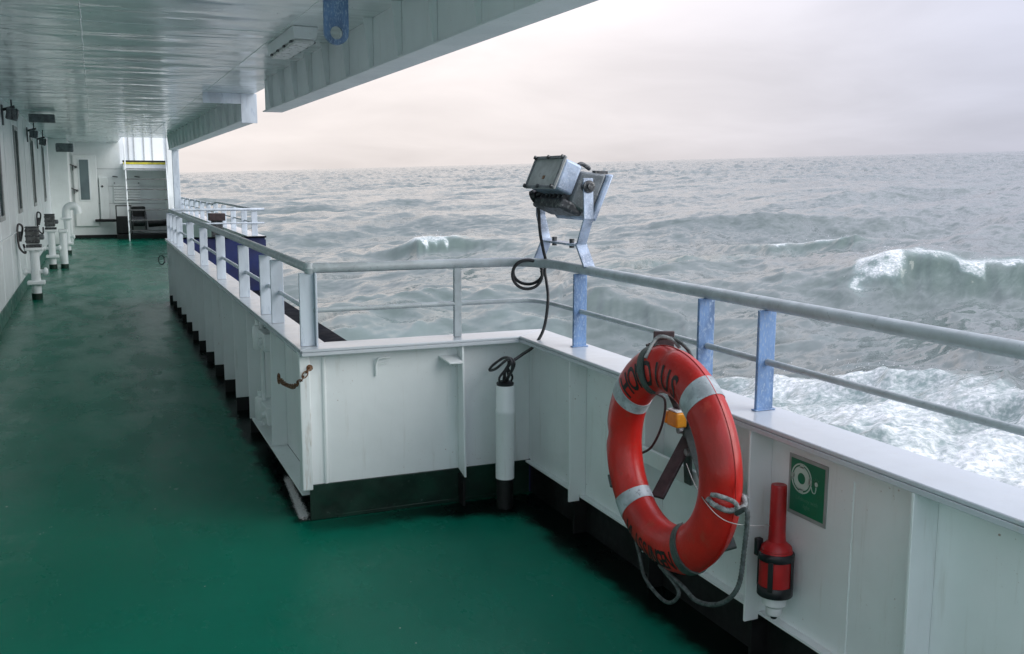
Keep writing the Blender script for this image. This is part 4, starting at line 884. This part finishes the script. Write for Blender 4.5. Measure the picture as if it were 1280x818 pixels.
# short steep chop: ridged, drawn out along the crests
def ridged(x, y, o_, sd): return 1 - np.abs(2 * fbm(x, y, o_, sd) - 1) ** 0.85
cd, sd_ = math.cos(md_az), math.sin(md_az); al = X * cd - Y * sd_; ac = X * sd_ + Y * cd
wp = (fbm(X / 9, Y / 9, 3, 201) - 0.5) * 6
CHOP = np.zeros_like(X)
for sc1, amp, sd0 in ((4.6, 0.13, 205), (2.2, 0.10, 211), (1.1, 0.06, 223), (0.55, 0.03, 237)):
    CHOP += amp * sstep(0.9, 2.0, sc1 / spacing) * (ridged(al / (sc1 * 3.6) + wp * 0.10, (ac + wp) / sc1, 3, sd0) ** 1.8 - 0.45)
Zs += CHOP * (0.5 + 0.9 * fbm(X / 25, Y / 25, 3, 251))
FO = np.zeros_like(X); GR = np.zeros_like(X)
# scattered whitecaps and thin foam lace
FO = np.maximum(FO, sstep(0.66, 1.15, CH * grp) * sstep(0.5, 0.72, fbm(X / 14, Y / 14, 3, 9)) * 0.75)
# individual breaking crests: (azimuth pixel, crest radius, height) nodes along each ridge
def px_az(px): v = ray(px, 300); return math.atan2(v[0], v[1])
ridges = [
    ([(960, 52, 0.05), (1020, 53, 0.4), (1070, 54, 0.75), (1110, 54.5, 1.1), (1150, 55, 1.25), (1200, 55.5, 1.3), (1250, 56, 1.25), (1300, 57, 1.3), (1400, 59, 1.0), (1520, 62, 0.1)], 3.0, 7.0, 1.0),
    ([(880, 76, 0.1), (940, 75, 0.8), (990, 74.5, 1.2), (1040, 74.5, 1.35), (1065, 75, 1.1), (1100, 76, 0.5), (1150, 77, 0.1)], 2.6, 6.5, 1.15),
    ([(455, 70, 0.05), (485, 70, 0.55), (515, 70, 1.3), (545, 70.5, 1.25), (590, 71, 0.8), (640, 71, 0.55), (690, 70, 0.3), (720, 69, 0.05)], 2.2, 6.0, 1.2),
    ([(690, 60, 0.05), (740, 61, 0.9), (800, 63, 1.15), (860, 66, 1.05), (920, 69, 0.9), (970, 71, 0.3), (990, 72, 0.0)], 3.0, 7.5, 0.0),
    ([(690, 42, 0.05), (760, 41.5, 0.55), (820, 41.5, 0.5), (880, 42, 0.2), (920, 42, 0.0)], 1.8, 4.5, 0.0),
    ([(1150, 34, 0.0), (1210, 34, 0.55), (1260, 34.5, 0.6), (1330, 35, 0.2), (1360, 35, 0.0)], 1.6, 4.0, 0.0)]
for nodes, sf, sb, fm in ridges:
    aa = np.array([px_az(n_[0]) for n_ in nodes]); rc = np.array([n_[1] for n_ in nodes]); hh = np.array([n_[2] for n_ in nodes])
    wig = (fbm(AA * 60, AA * 0 + 3.3, 3, 31) - 0.5) * 2.2
    rcr = np.interp(AA, aa, rc) + wig; hgt = np.interp(AA, aa, hh, left=0, right=0) * (0.82 + 0.36 * fbm(X / 5, Y / 5, 3, 41))
    s = rcr - RR_
    prof = np.where(s > 0, np.exp(-(s / sf) ** 2), np.exp(-(s / sb) ** 2)) - 0.16 * np.exp(-((s - 2.6 * sf) / (1.6 * sf)) ** 2)
    Zs = Zs * (1 - 0.25 * np.clip(prof, 0, 1) * (hgt > 0.2)) + hgt * prof
    lean = hgt * np.exp(-(s / (sf * 0.8)) ** 2) * 0.45; DX -= lean * np.sin(AA); DY -= lean * np.cos(AA)
    GR = np.maximum(GR, sstep(0.25, 1.3, hgt * np.exp(-((s - 0.5 * sf) / (1.1 * sf)) ** 2)))  # green of light through thin crests, put into the water colour
    if fm:
        n1_ = fbm(X / 1.3, Y / 1.3, 4, 51); n2_ = fbm(AA * 90, RR_ * 0.35, 4, 61)
        reach = 0.45 + 1.7 * sstep(0.5, 0.75, n2_)                # how far foam has tumbled down the face
        fo = sstep(-1.2, -0.1, s) * sstep(reach + 0.9, reach - 0.5, s + (n1_ - 0.5) * 2.4) * sstep(0.55, 1.25, hgt)
        FO = np.maximum(FO, fo * fm * (0.42 + 0.75 * n1_))
        drag = np.exp(-((s + 3.5) / 4.0) ** 2) * sstep(0.6, 1.3, hgt) * sstep(0.5, 0.7, n1_) * 0.5
        FO = np.maximum(FO, drag * fm)
# tumbling foam right of the big crest's left shoulder
a0_, a1_ = px_az(1062), px_az(1150)
u = (AA - a0_) / (a1_ - a0_); s = 54.5 - RR_
FO = np.maximum(FO, sstep(-0.05, 0.15, u) * sstep(1.05, 0.75, u) * sstep(-1.5, 0.2, s) * sstep(6.0, 1.0, s + (fbm(X / 1.1, Y / 1.1, 4, 71) - 0.5) * 7) * 1.0)
# wash thrown out from the hull
xb = np.interp(Y, [6, 13, 16, 17.5, 19.6, 21.5, 23.7, 26.2, 32, 40, 60], [18.2, 19.2, 19.9, 20.6, 21.2, 20.8, 19.9, 18.6, 17.4, 16.2, 14.0])
xb = xb + (fbm(X / 2.2, Y / 2.2, 4, 81) - 0.5) * 2.6
inn = xb - X
dens = sstep(-0.25, 0.9, inn) * np.interp(Y, [5, 20, 26, 34, 48], [1.0, 0.92, 0.66, 0.36, 0.0])
tex = fbm(X / 1.7, Y / 1.7, 5, 91); tex2 = fbm(X / 0.55, Y / 0.55, 3, 95)
FO = np.maximum(FO, dens * (0.46 + 0.80 * tex) * (1 - 0.35 * sstep(1.5, 7.0, inn) * sstep(0.48, 0.62, fbm(X / 3.4, Y / 3.4, 3, 99))))
GR = np.maximum(GR, dens * 0.55)
Zs += dens * ((tex - 0.5) * 0.75 + (tex2 - 0.5) * 0.28) + 0.55 * np.exp(-((inn - 0.9) / 1.1) ** 2) * np.interp(Y, [5, 26, 36], [1, 0.8, 0.0])
# foam lace beyond the wash
lace = sstep(0.60, 0.72, fbm(X / 5 + 0.3 * Y / 5, Y / 2.2, 5, 111)) * sstep(140, 20, RR_) * 0.30
FO = np.maximum(FO, lace)
fade = sstep(5200, 1500, RR_)
far_n = rg.normal(0, 1, X.shape); far_n = (far_n + np.roll(far_n, 1, 1) + np.roll(far_n, 2, 1)) * 0.6
FARZ = far_n * np.minimum(spacing * 0.085, 0.8) * sstep(90, 420, RR_)
Zs = Zs * fade + FARZ; DX *= fade; DY *= fade
FO = np.clip(FO, 0, 1)
VX = X + DX; VY = Y + DY
ez = SEAN; ey_ = np.array([0, 1.0, 0]) - ez * ez[1]; ey_ /= np.linalg.norm(ey_); ex_ = np.cross(ey_, ez)
foot = CAMPOS - ez * SEAH
co = foot[None, :] + VX.reshape(-1, 1) * ex_ + VY.reshape(-1, 1) * ey_ + Zs.reshape(-1, 1) * ez
ii = np.arange((NR - 1) * NA).reshape(NR - 1, NA)[:, :-1].reshape(-1)
quads = np.stack([ii, ii + 1, ii + NA + 1, ii + NA], 1)[:, ::-1]
me = bpy.data.meshes.new('sea'); me.vertices.add(len(co)); me.vertices.foreach_set('co', co.astype(np.float32).ravel())
me.loops.add(quads.size); me.loops.foreach_set('vertex_index', quads.astype(np.int32).ravel())
me.polygons.add(len(quads)); me.polygons.foreach_set('loop_start', np.arange(0, quads.size, 4, dtype=np.int32))
me.update(calc_edges=True); me.shade_smooth()
for nm_, arr in (('foam', FO), ('crest_light_aerated', GR)):
    at = me.attributes.new(nm_, 'FLOAT', 'POINT'); at.data.foreach_set('value', arr.astype(np.float32).ravel())
m, nt, b = nmat('rough_sea_water'); M['sea'] = m
fa = N(nt, 'ShaderNodeAttribute', attribute_name='foam').outputs['Fac']; ga = N(nt, 'ShaderNodeAttribute', attribute_name='crest_light_aerated').outputs['Fac']
g = N(nt, 'ShaderNodeNewGeometry')
lacen = noise(nt, 1.0, 7, 0.62, dist=0.9); fine = noise(nt, 6.5, 6, 0.62, dist=0.4)
pat = mth(nt, 'ADD', mth(nt, 'MULTIPLY', lacen, 0.55), mth(nt, 'MULTIPLY', fine, 0.45))
thr = mth(nt, 'SUBTRACT', 0.86, mth(nt, 'MULTIPLY', fa, 0.62))
fm_ = mth(nt, 'MULTIPLY', mth(nt, 'SUBTRACT', pat, thr), 3.6, clamp=True)
fm_ = mth(nt, 'MULTIPLY', fm_, mrange(nt, fa, 0.03, 0.25))
wc = mixcol(nt, mrange(nt, noise(nt, 0.05, 4), 0.3, 0.7), (0.080, 0.108, 0.103), (0.104, 0.134, 0.126))
wc = mixcol(nt, ga, wc, (0.088, 0.130, 0.115)); wc = mixcol(nt, mrange(nt, fa, 0.1, 0.9, 0.0, 0.75), wc, (0.21, 0.285, 0.275))
lk(nt, wc, b.inputs['Base Color']); b.inputs['Roughness'].default_value = 0.07; b.inputs['IOR'].default_value = 1.333
# facets of the small ripples: slopes taken straight from noise so that they hold at any distance
def slopes(scale, detail, rough, amt, st):
    m0 = N(nt, 'ShaderNodeMapping'); m0.inputs['Rotation'].default_value = (0, 0, -0.424); lk(nt, g.outputs['Position'], m0.inputs[0])
    mp = N(nt, 'ShaderNodeMapping'); mp.inputs['Scale'].default_value = st; lk(nt, m0.outputs[0], mp.inputs[0])
    n_ = N(nt, 'ShaderNodeTexNoise'); n_.inputs['Scale'].default_value = scale; n_.inputs['Detail'].default_value = detail; n_.inputs['Roughness'].default_value = rough; n_.inputs['Distortion'].default_value = 0.5; lk(nt, mp.outputs[0], n_.inputs['Vector'])
    v_ = N(nt, 'ShaderNodeVectorMath', operation='SUBTRACT'); lk(nt, n_.outputs['Color'], v_.inputs[0]); v_.inputs[1].default_value = (0.5, 0.5, 0.5)
    w_ = N(nt, 'ShaderNodeVectorMath', operation='MULTIPLY'); lk(nt, v_.outputs[0], w_.inputs[0]); w_.inputs[1].default_value = (amt, amt, 0.0); return w_.outputs[0]
acc = g.outputs['Normal']
for args in ((0.30, 6, 0.66, 0.92, (0.36, 1.3, 1)), (1.6, 7, 0.66, 0.86, (0.45, 1.3, 1))):
    ad = N(nt, 'ShaderNodeVectorMath', operation='ADD'); lk(nt, acc, ad.inputs[0]); lk(nt, slopes(*args), ad.inputs[1]); acc = ad.outputs[0]
nn = N(nt, 'ShaderNodeVectorMath', operation='NORMALIZE'); lk(nt, acc, nn.inputs[0]); lk(nt, nn.outputs[0], b.inputs['Normal'])
fb = N(nt, 'ShaderNodeBsdfPrincipled'); lk(nt, mixcol(nt, mrange(nt, fine, 0.3, 0.7), (0.46, 0.51, 0.50), (0.78, 0.80, 0.795)), fb.inputs['Base Color']); fb.inputs['Roughness'].default_value = 0.7
fbm_ = N(nt, 'ShaderNodeBump'); fbm_.inputs['Strength'].default_value = 0.9; fbm_.inputs['Distance'].default_value = 0.18; lk(nt, pat, fbm_.inputs['Height']); lk(nt, fbm_.outputs[0], fb.inputs['Normal'])
mx = N(nt, 'ShaderNodeMixShader'); lk(nt, fm_, mx.inputs[0]); lk(nt, b.outputs[0], mx.inputs[1]); lk(nt, fb.outputs[0], mx.inputs[2])
out = [n for n in nt.nodes if n.type == 'OUTPUT_MATERIAL'][0]; lk(nt, mx.outputs[0], out.inputs[0])
me.materials.append(m)
sea = bpy.data.objects.new('sea', me); COL.objects.link(sea); struct(sea)

# spray: drops thrown from the crests and from the edge of the wash
FOf = FO.ravel(); cand = np.where((FOf > 0.55) & (RR_.ravel() < 95))[0]
wgt = FOf[cand] ** 2 * np.where(RR_.ravel()[cand] > 40, 1.6, 1.0) * np.where((RR_.ravel()[cand] < 40) & (np.abs(inn.ravel()[cand]) > 1.6), 0.04, 1.0)
pick = rg.choice(cand, 3000, p=wgt / wgt.sum())
oc = np.array([(1, 0, 0), (-1, 0, 0), (0, 1, 0), (0, -1, 0), (0, 0, 1), (0, 0, -1)], float); of = [(0, 2, 4), (2, 1, 4), (1, 3, 4), (3, 0, 4), (2, 0, 5), (1, 2, 5), (3, 1, 5), (0, 3, 5)]
sp_ = MB(); vv = []; ff = []
for k, i in enumerate(pick):
    far_ = RR_.ravel()[i] > 40; r_s = (0.010 + 0.022 * rg.random() ** 3) * (1.5 if far_ else 0.7); hz = abs(rg.normal(0, 0.22 if far_ else 0.16))
    c_ = co[i] + ez * hz + np.array([rg.normal(0, 0.25), rg.normal(0, 0.25), 0]); o_ = len(vv)
    vv += [tuple(c_ + q_ * r_s) for q_ in oc]; ff += [tuple(o_ + j for j in tri) for tri in of]
sp_.v = vv; sp_.f = ff
M['spray'] = simple('white_spray', (0.66, 0.68, 0.68), 0.6, var=0.02, bmp=0)
o = sp_.build('sea_spray', 'spray', None, smooth=0); tag(o, 'white spray drops above the breaking crests and wash', 'spray'); o['kind'] = 'stuff'
